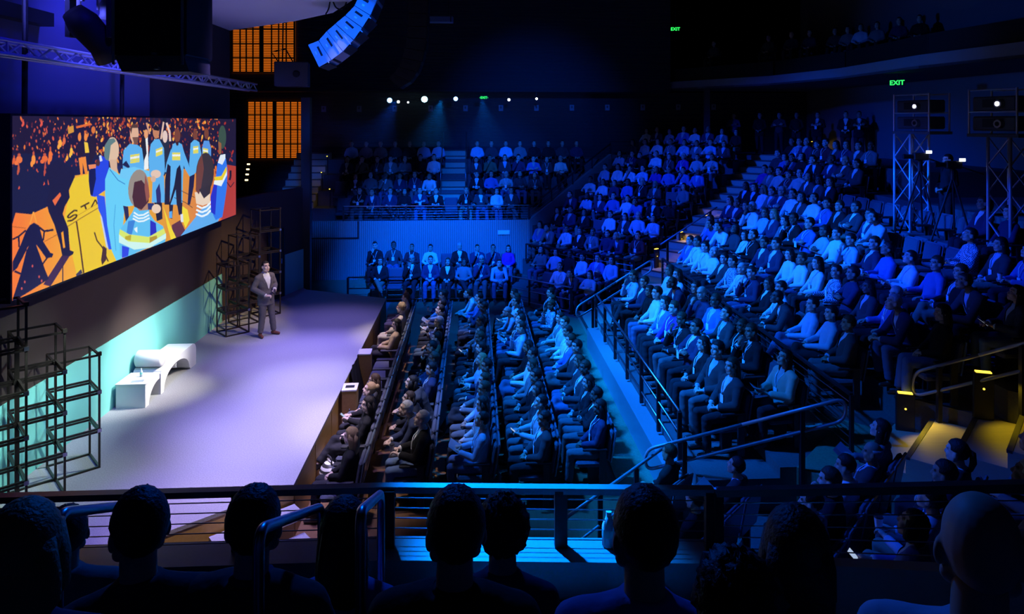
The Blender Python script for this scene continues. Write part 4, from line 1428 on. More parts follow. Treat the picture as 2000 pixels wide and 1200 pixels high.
# big bottle on the near kerb
p = atd(1190, 5.55, 2.245)
bottle((p.x, 5.52, 2.245), 'large clear bottle standing on the near balcony kerb', .27, .055)

# ================================================================ projector stands at the right
def tri_truss(name, base, h, w, label, rz):
    root = empty(name, base, rz, label, 'truss tower')
    pts = [(-w / 2, -w / 2), (w / 2, -w / 2), (w / 2, w / 2), (-w / 2, w / 2)]
    for p in pts:
        MB().loft([(p[0], p[1], 0), (p[0], p[1], h)], .028, 8).build('chord', M_ALU, root, True)
    n = max(2, int(h / (w * .95)))
    for f in range(4):
        a, b = pts[f], pts[(f + 1) % 4]
        for i in range(n):
            z0, z1 = h * i / n, h * (i + 1) / n
            s, e = (a, b) if i % 2 == 0 else (b, a)
            MB().bar((s[0], s[1], z0), (e[0], e[1], z1), .022).build('diagonal', M_ALU, root)
    return root
def projector(name, loc, rz, label, wx=.95):
    root = empty(name, loc, rz, label, 'projector')
    MB().box(-.30, -.5, -.06, .30, wx - .45, 0).build('platform', M_DPLASTER, root)
    for k in (0, 1):
        z = .05 + .36 * k
        c = MB().rbox(-.24, -.40, z, .24, wx - .5, z + .27, .03).build('projector_body', M_DPLASTER, root)
        MB().loft([(-.24, -.12, z + .13), (-.32, -.12, z + .13)], [.085, .075], 14, ref=Vector((0, 1, 0))).build('lens_barrel', M_STEEL, c)
        MB().loft([(-.318, -.12, z + .13), (-.325, -.12, z + .13)], .042, 14, ref=Vector((0, 1, 0))).build('lens', M_GLOWP if k else M_SLOT, c)
        MB().box(-.26, -.02, z + .07, -.24, .22, z + .22).build('vent', M_BLACK, c)
    for x in (-.27, .27):
        for y in (-.45, wx - .47):
            MB().loft([(x, y, 0), (x, y, .82)], .02, 8).build('cage_post', M_ALU, root)
    for z in (.40, .80):
        for x in (-.27, .27):
            MB().loft([(x, -.45, z), (x, wx - .47, z)], .015, 6).build('cage_bar', M_ALU, root)
    return root
M_GLOWP = glow('projector_lens', (.72, .74, 1.0), 9)
for i, (px, d, ytop, lab) in enumerate(((1780, 15.2, 262, 'far'), (1972, 12.6, 268, 'near'))):
    zt = zat(ytop, d)
    p = atd(px, d, 0)
    zb = BANK[max(k for k in range(7) if BANK[k][0] - .45 <= p.x)][1]
    tri_truss('truss_tower', (p.x, p.y, zb), zt - zb, .46, ['lit aluminium truss tower farther from the picture edge', 'lit aluminium truss tower at the right picture edge'][i], R(8))
    q_ = atd([1800, 1962][i], d - .05, zt + .06)
    projector('projector_pair', (q_.x, q_.y, zt + .062), R(12), ['pair of projectors in a cage on the farther truss tower', 'pair of projectors in a cage on the truss tower at the picture edge'][i], .95)

def camera_rig(px, py, d, zf, label):
    top = atd(px, d, zat(py, d))
    root = empty('video_camera', (top.x, top.y, zf), R(80), label, 'camera')
    h = top.z - zf
    for a in (90, 210, 330):
        MB().loft([(0, 0, h - .25), (.42 * math.cos(R(a)), .42 * math.sin(R(a)), .0)], .02, 8).build('tripod_leg', M_POST, root)
    MB().loft([(0, 0, h - .3), (0, 0, h - .08)], .05, 10).build('tripod_head', M_POST, root)
    c = MB().rbox(-.06, -.16, h - .08, .06, .14, h + .08, .02).build('camera_body', M_POST, root)
    MB().loft([(0, .14, h + .0), (0, .34, h + .0)], [.045, .055], 12).build('lens', M_POST, c)
    MB().box(-.075, -.20, h + .07, -.065, -.09, h + .13).build('viewfinder_screen', M_GLOWW, c)
    MB().loft([(.05, -.2, h - .05), (.15, -.65, h - .2)], .014, 6).build('pan_handle', M_POST, root)
    return root
camera_rig(1797, 306, 14.6, 3.25, 'video camera on a tripod before the farther truss tower')
camera_rig(1861, 322, 13.8, 3.25, 'video camera on a tripod between the two truss towers')

# ================================================================ step lights
def step_light(loc, rz, label, lamp=True, w=.16):
    root = empty('step_light', loc, rz, label, 'step light')
    MB().rbox(-w / 2 - .03, -.03, -.62, w / 2 + .03, .03, .02, .008).build('bollard', M_POST, root)
    MB().box(-w / 2, -.035, .02, w / 2, .035, .035).build('light_strip', M_YELLOW, root)
    MB().ball((0, -.03, -.2), .015).build('indicator', M_YELLOW, root)
    return root
for k, (px, py, d) in enumerate(((1282, 488, 21.6), (1330, 455, 22.8), (1379, 423, 24.0), (1470, 361, 26.2), (1512, 333, 27.2), (1552, 306, 28.2), (1587, 278, 29.2))):
    p = atd(px, d, zat(py, d))
    step_light(p, R(45), '%s yellow step light up the far diagonal stairs' % ORD[k])
    spot('step_lamp_light', (p.x + .05, p.y - .15, p.z + .05), (p.x + .5, p.y - .5, p.z - .9), (1.0, .62, .05), 5, 150, .6, .03)
for x, y, z, lab in ((6.35, 9.85, 1.64, 'yellow strip light at the foot of the near diagonal stairs'), (7.05, 9.2, 2.17, 'yellow strip light higher on the near diagonal stairs')):
    step_light((x, y, z), R(-20), lab, True, .19)
def glowpoint(loc, tgt, w, ang=110):
    return spot('step_lamp_light', loc, tgt, (1.0, .70, .02), w, ang, .6, .03)
glowpoint((6.45, 9.62, 1.62), (6.5, 9.0, .9), 9, 110)
glowpoint((7.15, 8.98, 2.15), (7.3, 8.4, 1.4), 9, 110)
for i, (px, py) in enumerate(((640, 320), (629, 352), (645, 385))):
    p = onY(px, py, 27.6 - i * .8)
    root = empty('step_light', p, 0, ['topmost yellow step light left of the far balcony', 'middle yellow step light left of the far balcony', 'lowest yellow step light left of the far balcony'][i], 'step light')
    MB().rbox(-.02, -.02, -.5, .02, .02, .3, .005).build('bollard', M_POST, root)
    MB().box(-.04, -.03, .28, .0, .0, .31).build('light_strip', M_YELLOW, root)
    glowpoint((p.x - .1, p.y - .1, p.z + .2), (p.x - .6, p.y, p.z - .4), 1.2, 140)
for i, py in enumerate((321, 331, 341, 352)):
    d = 28.4 - i * .6
    p = atd(485 - i * 1.3, d, zat(py, d))
    root = empty('lamp_strip', p, 0, '%s warm lamp from the top in the short column beside the screen' % ORD[i], 'lamp')
    MB().rbox(-.06, 0, -.03, .06, .04, .03, .01).build('lens', glow('warm_lamp', (1.0, .72, .35), 3), root)
    MB().box(-.07, .04, -.04, .07, .08, .04).build('housing', M_BLACK, root)
    MB().box(-.01, .04, -p.z - .02, .01, .06, -.04).build('post', M_BLACK, root)

# ================================================================ people: base figures
def remesh(mb, voxel, smooth=4, factor=.5, name='body'):
    me = mb.mesh('tmp_' + name)
    ob = bpy.data.objects.new('tmp_' + name, me)
    COL.objects.link(ob)
    m = ob.modifiers.new('r', 'REMESH')
    m.mode = 'VOXEL'
    m.voxel_size = voxel
    m.use_smooth_shade = True
    if smooth:
        s = ob.modifiers.new('s', 'SMOOTH')
        s.factor = factor
        s.iterations = smooth
    dg = bpy.context.evaluated_depsgraph_get()
    out = bpy.data.meshes.new_from_object(ob.evaluated_get(dg))
    bpy.data.objects.remove(ob)
    bpy.data.meshes.remove(me)
    out.name = name
    return out

def mesh_np(me):
    n = len(me.vertices)
    co = np.empty(n * 3, np.float32)
    me.vertices.foreach_get('co', co)
    return co.reshape(-1, 3)

def join_np(parts, name):
    """parts: (verts, faces as lists, material index function or int)"""
    V, F, MI = [], [], []
    o = 0
    for v, f, mi in parts:
        V.append(np.asarray(v, np.float32))
        F += [tuple(i + o for i in q) for q in f]
        MI += list(mi) if hasattr(mi, '__len__') else [mi] * len(f)
        o += len(v)
    me = bpy.data.meshes.new(name)
    me.from_pydata(np.concatenate(V).tolist(), [], F)
    me.polygons.foreach_set('material_index', MI)
    me.polygons.foreach_set('use_smooth', [True] * len(F))
    me.update()
    return me

def polys(me):
    return [tuple(p.vertices) for p in me.polygons]

def head_mesh(voxel):
    b = MB()
    b.ball((0, -.012, .022), (.075, .095, .098), n=20, m=14)
    b.ball((0, .020, -.038), (.064, .068, .082), n=20, m=14)
    b.ball((0, .064, -.098), (.028, .022, .022))
    b.capsule((0, .084, .012), (0, .102, -.026), .008, .0125)
    b.ball((-.009, .094, -.030), .0105)
    b.ball((.009, .094, -.030), .0105)
    for s in (-1, 1):
        b.ball((s * .077, -.008, -.018), (.011, .023, .033), Matrix.Rotation(s * .35, 3, 'Z'))
        b.ball((s * .034, .056, -.036), (.031, .030, .036))
        b.capsule((s * .012, .079, .033), (s * .046, .068, .032), .012, .012)
        b.ball((s * .042, .026, -.056), (.030, .044, .034))
        b.capsule((s * .053, .010, -.070), (s * .030, .055, -.094), .024, .022)
    b.capsule((-.019, .083, -.064), (.019, .083, -.064), .010)
    b.capsule((-.015, .082, -.075), (.015, .082, -.075), .010)
    me = remesh(b, voxel, 5, .5, 'head')
    v = mesh_np(me)
    f = polys(me)
    mi = []
    for q in f:
        c = v[list(q)].mean(0)
        k = 0
        if c[1] > .05:
            ax = abs(c[0])
            if ((ax - .031) / .013) ** 2 + ((c[2] - .008) / .0055) ** 2 < 1:
                k = 1
            elif ((ax - .032) / .021) ** 2 + ((c[2] - .033) / .0045) ** 2 < 1:
                k = 1
            elif (ax / .024) ** 2 + ((c[2] + .069) / .0095) ** 2 < 1 and c[1] > .07:
                k = 2
        mi.append(k)
    bpy.data.meshes.remove(me)
    return v, f, mi

def xf(M, v):
    A = np.array(M)[:3, :3]
    t = np.array(M)[:3, 3]
    return v @ A.T + t

def hand_parts(wrist, d, nrm, side, curl=.55):
    """palm goes into the body prims; returns (palm prim args, finger MB)"""
    d, nrm = Vector(d).normalized(), Vector(nrm)
    nrm = (nrm - d * nrm.dot(d)).normalized()
    lat = d.cross(nrm) * side              # towards the thumb
    w = Vector(wrist)
    M = Matrix((lat, d, nrm)).transposed()
    palm = (w + d * .048, (.039, .052, .017), M)
    fb = MB()
    for k, (off, L, c) in enumerate(((.028, .070, curl * .85), (.010, .078, curl), (-.009, .072, curl * 1.05), (-.026, .058, curl * 1.15))):
        p = w + d * (.072 - abs(off) * .15) + lat * off
        dd = (d + lat * off * 2.2).normalized()
        pts, rad = [p], [.0095]
        ang = 0
        for s, fr in enumerate((.42, .33, .25)):
            ang += c * (.6, 1.0, .7)[s]
            q = dd * math.cos(ang) - nrm * math.sin(ang)
            p = p + q * L * fr
            pts.append(p)
            rad.append(.0088 - .0012 * s)
        pts.append(p + (pts[-1] - pts[-2]).normalized() * .004)
        rad.append(.003)
        fb.loft(pts, rad, 8)
    p = w + d * .022 + lat * .030
    pts = [p, p + lat * .022 + d * .020 - nrm * .006, p + lat * .026 + d * .050 - nrm * .016, p + lat * .018 + d * .074 - nrm * .024]
    fb.loft(pts + [pts[-1] + (pts[-1] - pts[-2]).normalized() * .004], [.013, .012, .010, .0085, .003], 8)
    return palm, fb

def tinted(name, rough, var, scale, bump, spec=.3):
    m = pm(name, (1, 1, 1), rough, var=var, scale=scale, bump=bump, spec=spec)
    nt = m.node_tree
    oi = nt.nodes.new('ShaderNodeObjectInfo')
    mu = nt.nodes.new('ShaderNodeMix')
    mu.data_type = 'RGBA'
    mu.blend_type = 'MULTIPLY'
    mu.inputs[0].default_value = 1.0
    old = nt.nodes['Principled BSDF'].inputs['Base Color'].links[0].from_socket
    nt.links.new(old, mu.inputs[6])
    nt.links.new(oi.outputs['Color'], mu.inputs[7])
    nt.links.new(mu.outputs[2], nt.nodes['Principled BSDF'].inputs['Base Color'])
    return m
T_SKIN = tinted('skin', .55, .06, 12, 0)
T_HAIR = tinted('hair_strands', .55, .3, 90, .4)
T_CLOTH = tinted('woven_cloth', .85, .1, 30, .15, .2)
HEADS = {}
POSES = {}
def make_pose(name, el, wr, knees, ankles, hdir, hn, lean=4.0, hyaw=0.0, hpitch=0.0, hroll=0.0, wide=1.0, stand=False, voxel=.013, hvox=.0068, vz=.80, curl=.55, toes=None, twist=0.0):
    """el, wr, knees, ankles: (left x<0, right x>0) joint positions"""
    hz = .93 if stand else .545
    sz = hz + .45
    Lm = Matrix.Translation((0, 0, hz)) @ Matrix.Rotation(R(twist), 4, 'Z') @ Matrix.Rotation(R(lean), 4, 'X') @ Matrix.Translation((0, 0, -hz))
    T = lambda p: Lm @ Vector(p)
    sh = [T((-.178 * wide, -.025, sz - .028)), T((.178 * wide, -.025, sz - .028))]
    hips = [Vector((-.09, .02, hz - .015)), Vector((.09, .02, hz - .015))]
    neck0, neck1 = T((0, -.035, sz + .04)), T((0, -.012, sz + .14))
    Hm = Matrix.Translation(T((0, .008, sz + .225))) @ Matrix.Rotation(R(hyaw), 4, 'Z') @ Matrix.Rotation(R(-hpitch), 4, 'X') @ Matrix.Rotation(R(hroll), 4, 'Y')
    def torso(b, f, low=True, z0=None):
        pts = [(0, 0, hz - .06), (0, 0, hz + .02), (0, -.01, hz + .15), (0, -.012, hz + .29), (0, -.022, hz + .385), (0, -.03, hz + .445), (0, -.035, hz + .50)]
        rad = [(.150, .11), (.168, .125), (.150 * (.5 + wide / 2), .112), (.158 * wide, .118), (.155 * wide, .108), (.112 * wide, .082), (.066, .060)]
        b.loft([T(p) for p in pts], [(a + f, c + f) for a, c in rad], 20)
        for s, p in zip((-1, 1), sh):
            b.capsule(T((s * .055, -.033, sz + .012)), p, .056 + f, .054 + f)
        if not stand:
            b.ball((0, -.01, hz - .01), (.175 + f, .135 + f, .105 + f * .3))
    def arms(b, f, cut=0.0):
        for s, e, w in zip(sh, el, wr):
            s, e, w = Vector(s), Vector(e), Vector(w)
            w2 = w - (w - e).normalized() * cut
            b.loft([s, s.lerp(e, .35), e], [.050 + f, .047 + f, .040 + f], 12)
            b.ball(e, .042 + f)
            b.loft([e, e.lerp(w2, .3), w2], [.041 + f, .040 + f, .029 + f * 1.2], 12)
    def legs(b, f, hem=0.0):
        for h, k, a in zip(hips, knees, ankles):
            k, a = Vector(k), Vector(a)
            a2 = a - (a - k).normalized() * hem
            b.loft([h, h.lerp(k, .5), k], [.088 + f, .076 + f, .058 + f], 14)
            b.ball(k, .059 + f)
            b.loft([k, k.lerp(a2, .3), a2], [.058 + f, .056 + f, (.042 if not hem else .052) + f], 14)
    def feet(b, f):
        for i, a in enumerate(ankles):
            a = Vector(a)
            t = Vector(toes[i]) if toes else Vector((.03 if i else -.03, 1, -.18))
            t = t.normalized()
            b.capsule(a + Vector((0, 0, -.05)) - t * .035, a + t * .13 + Vector((0, 0, -.038)), .040 + f, .032 + f)
            b.capsule(a, a + Vector((0, 0, -.045)), .04 + f, .04 + f)
    b = MB()
    torso(b, -.006)
    arms(b, -.002)
    legs(b, -.004)
    feet(b, 0)
    b.loft([neck0 - (neck1 - neck0) * .4, neck0, neck1 + (neck1 - neck0) * .25], [.062, .056, .053], 14)
    fingers = []
    for i, w in enumerate(wr):
        palm, fb = hand_parts(w, hdir[i], hn[i], 1 if i == 0 else -1, curl)
        b.ball(*palm, n=14, m=8)
        b.capsule(Vector(w) - Vector(hdir[i]).normalized() * .02, palm[0] - Vector(hdir[i]).normalized() * .02, .027, .022)
        fingers.append(fb)
    body = remesh(b, voxel, 3)
    v = mesh_np(body)
    f = polys(body)
    # shoes: the foot faces of the one continuous body carry the shoe colour
    mi = []
    az = [Vector(a) for a in ankles]
    for q in f:
        c = Vector(v[list(q)].mean(0).tolist())
        near = min((c - a).length for a in az)
        mi.append(3 if near < .24 and min(c.z - a.z for a in az) < .012 and any((c - a).length < .24 and c.z < a.z + .02 for a in az) else 0)
    bpy.data.meshes.remove(body)
    if hvox not in HEADS:
        HEADS[hvox] = head_mesh(hvox)
    hv, hf, hmi = HEADS[hvox]
    parts = [(v, f, mi), (xf(Hm, hv), hf, hmi)]
    for fb in fingers:
        parts.append((np.array([tuple(p) for p in fb.v], np.float32), fb.f, 0))
    P = {'head': Hm, 'body': join_np(parts, 'person_' + name), 'hz': hz, 'wr': wr}
    for m in (T_SKIN, M_EYE, M_LIP, M_SHOE):
        P['body'].materials.append(m)
    # clothes
    cv = voxel * 1.15
    b = MB()
    torso(b, .010)
    arms(b, .010, .015)
    b.loft([T((0, -.034, sz + .03)), T((0, -.022, sz + .085))], [.078, .070], 16)
    P['shirt'] = remesh(b, cv, 3, .5, 'shirt')
    b = MB()
    torso(b, .024)
    arms(b, .019, .035)
    if stand:
        b.loft([T((0, 0, hz - .19)), T((0, 0, hz - .05)), T((0, 0, hz + .1))], [(.200, .148), (.196, .145), (.182, .138)], 20)
    b.loft([T((0, -.042, sz + .03)), T((0, -.034, sz + .075))], [.086, .080], 16)
    jk = remesh(b, cv, 3, .5, 'jacket')
    import bmesh
    bm = bmesh.new()
    bm.from_mesh(jk)
    inv_ = Lm.inverted()
    kill = []
    for fc in bm.faces:
        c = inv_ @ fc.calc_center_median()
        z = c.z - hz + .545
        if c.y > .02 and vz < z < 1.09 and abs(c.x) < .012 + max(0, z - vz) * .30 and abs(c.x) < .088:
            kill.append(fc)
        elif z > 1.02 and (c.x ** 2 + (c.y + .03) ** 2) ** .5 < .062:
            kill.append(fc)
    bmesh.ops.delete(bm, geom=kill, context='FACES')
    for it in range(6):
        new = {}
        for vv in bm.verts:
            nb = [e.other_vert(vv) for e in vv.link_edges if e.is_boundary]
            if len(nb) == 2:
                new[vv] = vv.co * .4 + (nb[0].co + nb[1].co) * .3
        for vv, c in new.items():
            vv.co = c
    bm.to_mesh(jk)
    bm.free()
    P['jacket'] = jk
    b = MB()
    legs(b, .012, .02)
    if stand:
        b.ball((0, 0, hz + .01), (.168, .128, .12))
        b.loft([(0, 0, hz - .04), (0, 0, hz + .09)], [(.165, .125), (.158, .122)], 20)
    else:
        b.ball((0, -.01, hz - .005), (.183, .143, .112))
    P['trousers'] = remesh(b, cv, 3, .5, 'trousers')
    from mathutils import noise
    for k in ('shirt', 'jacket', 'trousers'):
        amp = {'shirt': .0055, 'jacket': .0045, 'trousers': .006}[k]
        mv = P[k]
        nrm = [tuple(vv.normal) for vv in mv.vertices]
        cc = mesh_np(mv)
        o3 = len(name) * 1.7
        dd = np.array([noise.noise((c[0] * 9 + o3, c[1] * 9, c[2] * 15)) + .5 * noise.noise((c[0] * 22, c[1] * 22 + o3, c[2] * 30)) for c in cc.tolist()], np.float32)
        cc = cc + np.array(nrm, np.float32) * (dd * amp + amp * .3)[:, None]
        mv.vertices.foreach_set('co', cc.ravel())
        mv.update()
    for k in ('shirt', 'jacket', 'trousers'):
        P[k].materials.append(T_CLOTH)
        P[k].polygons.foreach_set('use_smooth', [True] * len(P[k].polygons))
    # lanyard lying on the chest
    tree = BVHTree.FromPolygons([tuple(x) for x in mesh_np(P['shirt']).tolist()], polys(P['shirt']))
    lb = MB()
    for s in (-1, 1):
        prev = None
        for i in range(9):
            t = i / 8
            p = T((s * (.074 * (1 - t) + .004), .5, sz + .035 - .25 * t))
            h = tree.ray_cast(p, Vector((0, -1, 0)))
            if h[0] is None:
                continue
            c = h[0] + Vector((0, .020 if t > .3 else .012, 0))
            if prev is not None:
                lb.bar(prev, c, .013, .004)
            prev = c
    if prev is not None:
        lb.box(-.042, prev.y - .003, prev.z - .13, .042, prev.y + .004, prev.z - .01)
    P['lanyard'] = lb.mesh('lanyard', [M_LANY])
    POSES[name] = P
    return P

M_EYE = pm('eye_and_brow', (.03, .022, .02), .5)
M_LIP = pm('lip', (.36, .16, .13), .6)
M_SHOE = pm('dark_shoe', (.03, .028, .028), .4)
M_LANY = pm('white_lanyard', (.85, .86, .9), .6, var=.05)

DOWN = (0, 0, 1)
KN = ((-.13, .43, .53), (.13, .43, .53))
AN = ((-.13, .42, .095), (.13, .42, .095))
make_pose('lap', ((-.25, .04, .735), (.25, .04, .735)), ((-.075, .245, .66), (.075, .245, .66)), KN, AN, ((.75, .6, -.2), (-.75, .6, -.2)), (DOWN, DOWN), lean=5)
make_pose('crossed', ((-.265, .08, .78), (.265, .08, .78)), ((.085, .205, .805), (-.085, .225, .835)), ((-.15, .43, .53), (.15, .43, .53)), ((-.15, .45, .095), (.15, .40, .095)), ((1, -.05, .1), (-1, -.05, .1)), ((0, 1, 0), (0, 1, 0)), lean=7, hyaw=-8, vz=.87)
make_pose('chin', ((-.26, .05, .73), (.20, .20, .745)), ((.02, .27, .67), (.045, .19, 1.02)), KN, ((-.12, .5, .095), (.14, .38, .095)), ((.9, .4, 0), (-.2, -.1, .9)), (DOWN, (0, 1, .1)), lean=0, hyaw=6, hpitch=4, hroll=5, vz=.88)
make_pose('legs_crossed', ((-.26, .03, .735), (.26, .05, .735)), ((-.04, .33, .68), (.07, .30, .70)), ((-.10, .45, .54), (-.01, .44, .655)), ((-.12, .40, .095), (-.20, .66, .36)), ((.7, .7, -.2), (-.7, .7, -.2)), (DOWN, DOWN), lean=8, hyaw=8, toes=((-.03, 1, -.18), (-.35, .8, -.4)))
make_pose('forward', ((-.24, .30, .665), (.24, .30, .665)), ((-.07, .50, .66), (.07, .50, .66)), ((-.18, .43, .53), (.18, .43, .53)), ((-.17, .38, .095), (.17, .38, .095)), ((.65, .75, -.1), (-.65, .75, -.1)), (DOWN, DOWN), lean=-22, hpitch=-14, vz=.84)
make_pose('armrests', ((-.285, -.01, .72), (.285, -.01, .72)), ((-.27, .25, .715), (.27, .25, .715)), ((-.17, .43, .53), (.17, .43, .53)), ((-.19, .48, .095), (.16, .42, .095)), ((.1, 1, -.1), (-.1, 1, -.1)), (DOWN, DOWN), lean=10, hyaw=10)
make_pose('device', ((-.245, .07, .735), (.245, .07, .735)), ((-.085, .31, .755), (.085, .31, .755)), KN, ((-.12, .40, .095), (.12, .44, .095)), ((.45, .8, .25), (-.45, .8, .25)), ((.3, 0, 1), (-.3, 0, 1)), lean=3, hpitch=-16, curl=.8)
make_pose('slim', ((-.215, .05, .735), (.215, .05, .735)), ((-.05, .25, .65), (.05, .25, .65)), ((-.085, .43, .53), (.085, .43, .53)), ((-.09, .46, .095), (.06, .50, .095)), ((.75, .6, -.15), (-.75, .6, -.15)), (DOWN, DOWN), lean=4, wide=.88, hyaw=-5)
SITPOSES = ['lap', 'crossed', 'chin', 'legs_crossed', 'forward', 'armrests', 'device', 'slim']
make_pose('stand_crossed', ((-.27, .06, 1.15), (.27, .06, 1.15)), ((.085, .195, 1.19), (-.085, .215, 1.22)), ((-.10, .03, .50), (.10, .03, .50)), ((-.12, 0, .095), (.12, 0, .095)), ((1, -.05, .1), (-1, -.05, .1)), ((0, 1, 0), (0, 1, 0)), lean=1, stand=True, vz=.87)
make_pose('stand_hands', ((-.25, -.02, 1.10), (.25, -.02, 1.10)), ((-.08, .18, .98), (.08, .18, .98)), ((-.10, .03, .50), (.10, .03, .50)), ((-.12, 0, .095), (.12, 0, .095)), ((.8, .4, -.3), (-.8, .4, -.3)), (DOWN, DOWN), lean=1, stand=True)
# the speaker: right forearm across the waist, left hand raised before the belt
make_pose('speaker', ((-.265, -.02, 1.13), (.285, -.06, 1.13)), ((-.075, .225, 1.09), (.14, .235, .985)), ((-.13, .04, .50), (.10, .03, .50)), ((-.20, .02, .095), (.13, -.02, .095)), ((.55, .75, .1), (-.75, .6, .0)), ((.5, 0, 1), (0, .3, 1)), lean=1, stand=True, voxel=.009, hvox=.0052, hyaw=-4, hpitch=-4, vz=.72, curl=.95, toes=((-.45, 1, -.16), (.25, 1, -.16)))
make_pose('low', ((-.25, .04, .735), (.25, .04, .735)), ((-.075, .245, .66), (.075, .245, .66)), KN, AN, ((.75, .6, -.2), (-.75, .6, -.2)), (DOWN, DOWN), lean=5, voxel=.03, hvox=.015)
# hi-res figures for the nearest seats
make_pose('near_lap', ((-.25, .04, .735), (.25, .04, .735)), ((-.075, .245, .66), (.075, .245, .66)), KN, AN, ((.75, .6, -.2), (-.75, .6, -.2)), (DOWN, DOWN), lean=4, voxel=.010, hvox=.0052, hyaw=14)
make_pose('near_slim', ((-.215, .05, .735), (.215, .05, .735)), ((-.05, .25, .65), (.05, .25, .65)), ((-.085, .43, .53), (.085, .43, .53)), ((-.09, .46, .095), (.06, .50, .095)), ((.75, .6, -.15), (-.75, .6, -.15)), (DOWN, DOWN), lean=2, wide=.88, voxel=.010, hvox=.0052, hyaw=8)

# ---- hair, in the head's own frame
def hair_mesh(style, fine=False):
    b = MB()
    n, m = (40, 28) if fine else (26, 18)
    if style == 'curly':
        b.ball((0, -.022, .030), (.100, .112, .112), n=n, m=m)
    else:
        b.ball((0, -.018, .028), (.084, .103, .103), n=n, m=m)
    v = np.array([tuple(p) for p in b.v], np.float32)
    rr = np.random.RandomState(len(style) * 7 + (1 if fine else 0))
    c = np.array([0, -.018, .0], np.float32)
    out = []
    for p in v:
        x, y, z = p
        k = 1.0
        front = y > .035
        line = .074 if style not in ('receding', 'fringe') else (.088 if style == 'receding' else .045)
        if style == 'fringe' and (z > .055 or y > .0):
            k = .80
        if front and z < line - abs(x) * .12:
            k = .76
        if z < -.035 and style in ('short', 'receding', 'fringe', 'curly', 'grey'):
            k = .80 if y > -.06 or z < -.065 else 1.0
        if abs(x) > .055 and z < .012 and y > -.035 and style not in ('long', 'bob'):
            k = .78
        if y > .0 and z < -.02:
            k = min(k, .74)
        q = c + (p - c) * k
        q = q + rr.normal(0, 1, 3) * (.0045 if style == 'curly' else (.0011 if fine else .0018) if k == 1 else .0005)
        out.append(q)
    b.v = [tuple(q) for q in out]
    if style == 'long':
        b.loft([(0, -.075, .05), (0, -.088, -.06), (0, -.092, -.16), (0, -.085, -.24), (0, -.08, -.27)], [(.066, .035), (.082, .036), (.085, .034), (.07, .026), (.04, .012)], 16)
        for s in (-1, 1):
            b.loft([(s * .064, -.010, .05), (s * .074, -.030, -.03), (s * .074, -.042, -.12), (s * .066, -.045, -.21), (s * .06, -.045, -.25)], [(.018, .034), (.018, .042), (.024, .045), (.02, .036), (.006, .012)], 12)
    if style == 'bob':
        b.loft([(0, -.065, .05), (0, -.082, -.04), (0, -.078, -.10), (0, -.07, -.125)], [(.075, .04), (.09, .046), (.088, .044), (.07, .03)], 18)
        for s in (-1, 1):
            b.loft([(s * .066, .008, .05), (s * .08, -.005, -.03), (s * .080, -.012, -.095), (s * .07, -.012, -.115)], [(.018, .036), (.02, .044), (.02, .044), (.01, .03)], 12)
    if style == 'bun':
        b.ball((0, -.112, .075), (.045, .042, .045), n=18, m=12)
    if style == 'ponytail':
        b.loft([(0, -.105, .05), (0, -.14, .03), (0, -.145, -.06), (0, -.12, -.14), (0, -.11, -.17)], [.018, .03, .032, .022, .006], 12)
    me = b.mesh('hair', [T_HAIR], True)
    return me
HAIRS = {s: hair_mesh(s) for s in ('short', 'receding', 'fringe', 'curly', 'long', 'bob', 'bun', 'ponytail')}
HAIRF = {s: hair_mesh(s, True) for s in ('short', 'receding', 'curly', 'long', 'bob', 'bun')}

SKINS = [(.64, .46, .38), (.52, .36, .28), (.34, .22, .16), (.16, .10, .075)]
HCOL = {'dark': (.018, .014, .012), 'brown': (.07, .04, .022), 'blond': (.42, .28, .13), 'grey': (.42, .42, .43)}
def cloth(name, c):
    return pm('cloth_' + name, c, .85, var=.1, scale=30, bump=.15, spec=.2)
TOPS = {'white': (.80, .80, .80), 'pale blue': (.42, .55, .72), 'light grey': (.46, .46, .47), 'blue': (.10, .19, .48), 'navy': (.03, .04, .09), 'black': (.014, .014, .016), 'charcoal': (.055, .055, .06),
        'grey': (.20, .20, .21), 'purple': (.17, .05, .36), 'magenta': (.75, .03, .42), 'tan': (.46, .33, .19), 'beige': (.55, .45, .36), 'maroon': (.16, .03, .04), 'olive': (.15, .15, .08), 'checked': (.7, .72, .8)}
def checked():
    m = cloth('checked', (.5, .5, .5))
    nt = m.node_tree
    ck = nt.nodes.new('ShaderNodeTexChecker')
    ck.inputs['Scale'].default_value = 48
    ck.inputs['Color1'].default_value = (.7, .72, .8, 1)
    ck.inputs['Color2'].default_value = (.06, .07, .16, 1)
    tc = nt.nodes.new('ShaderNodeTexCoord')
    nt.links.new(tc.outputs['Object'], ck.inputs['Vector'])
    nt.links.new(ck.outputs['Color'], nt.nodes['Principled BSDF'].inputs['Base Color'])
    return m
M_CHECKED = checked()
PANTS = {'dark': (.025, .025, .03), 'jeans': (.09, .14, .26), 'grey': (.12, .12, .13), 'khaki': (.30, .25, .17), 'pale': (.55, .50, .44)}
CHECKS = {}
def tint(o, c):
    o.color = tuple(c) + (1.0,)

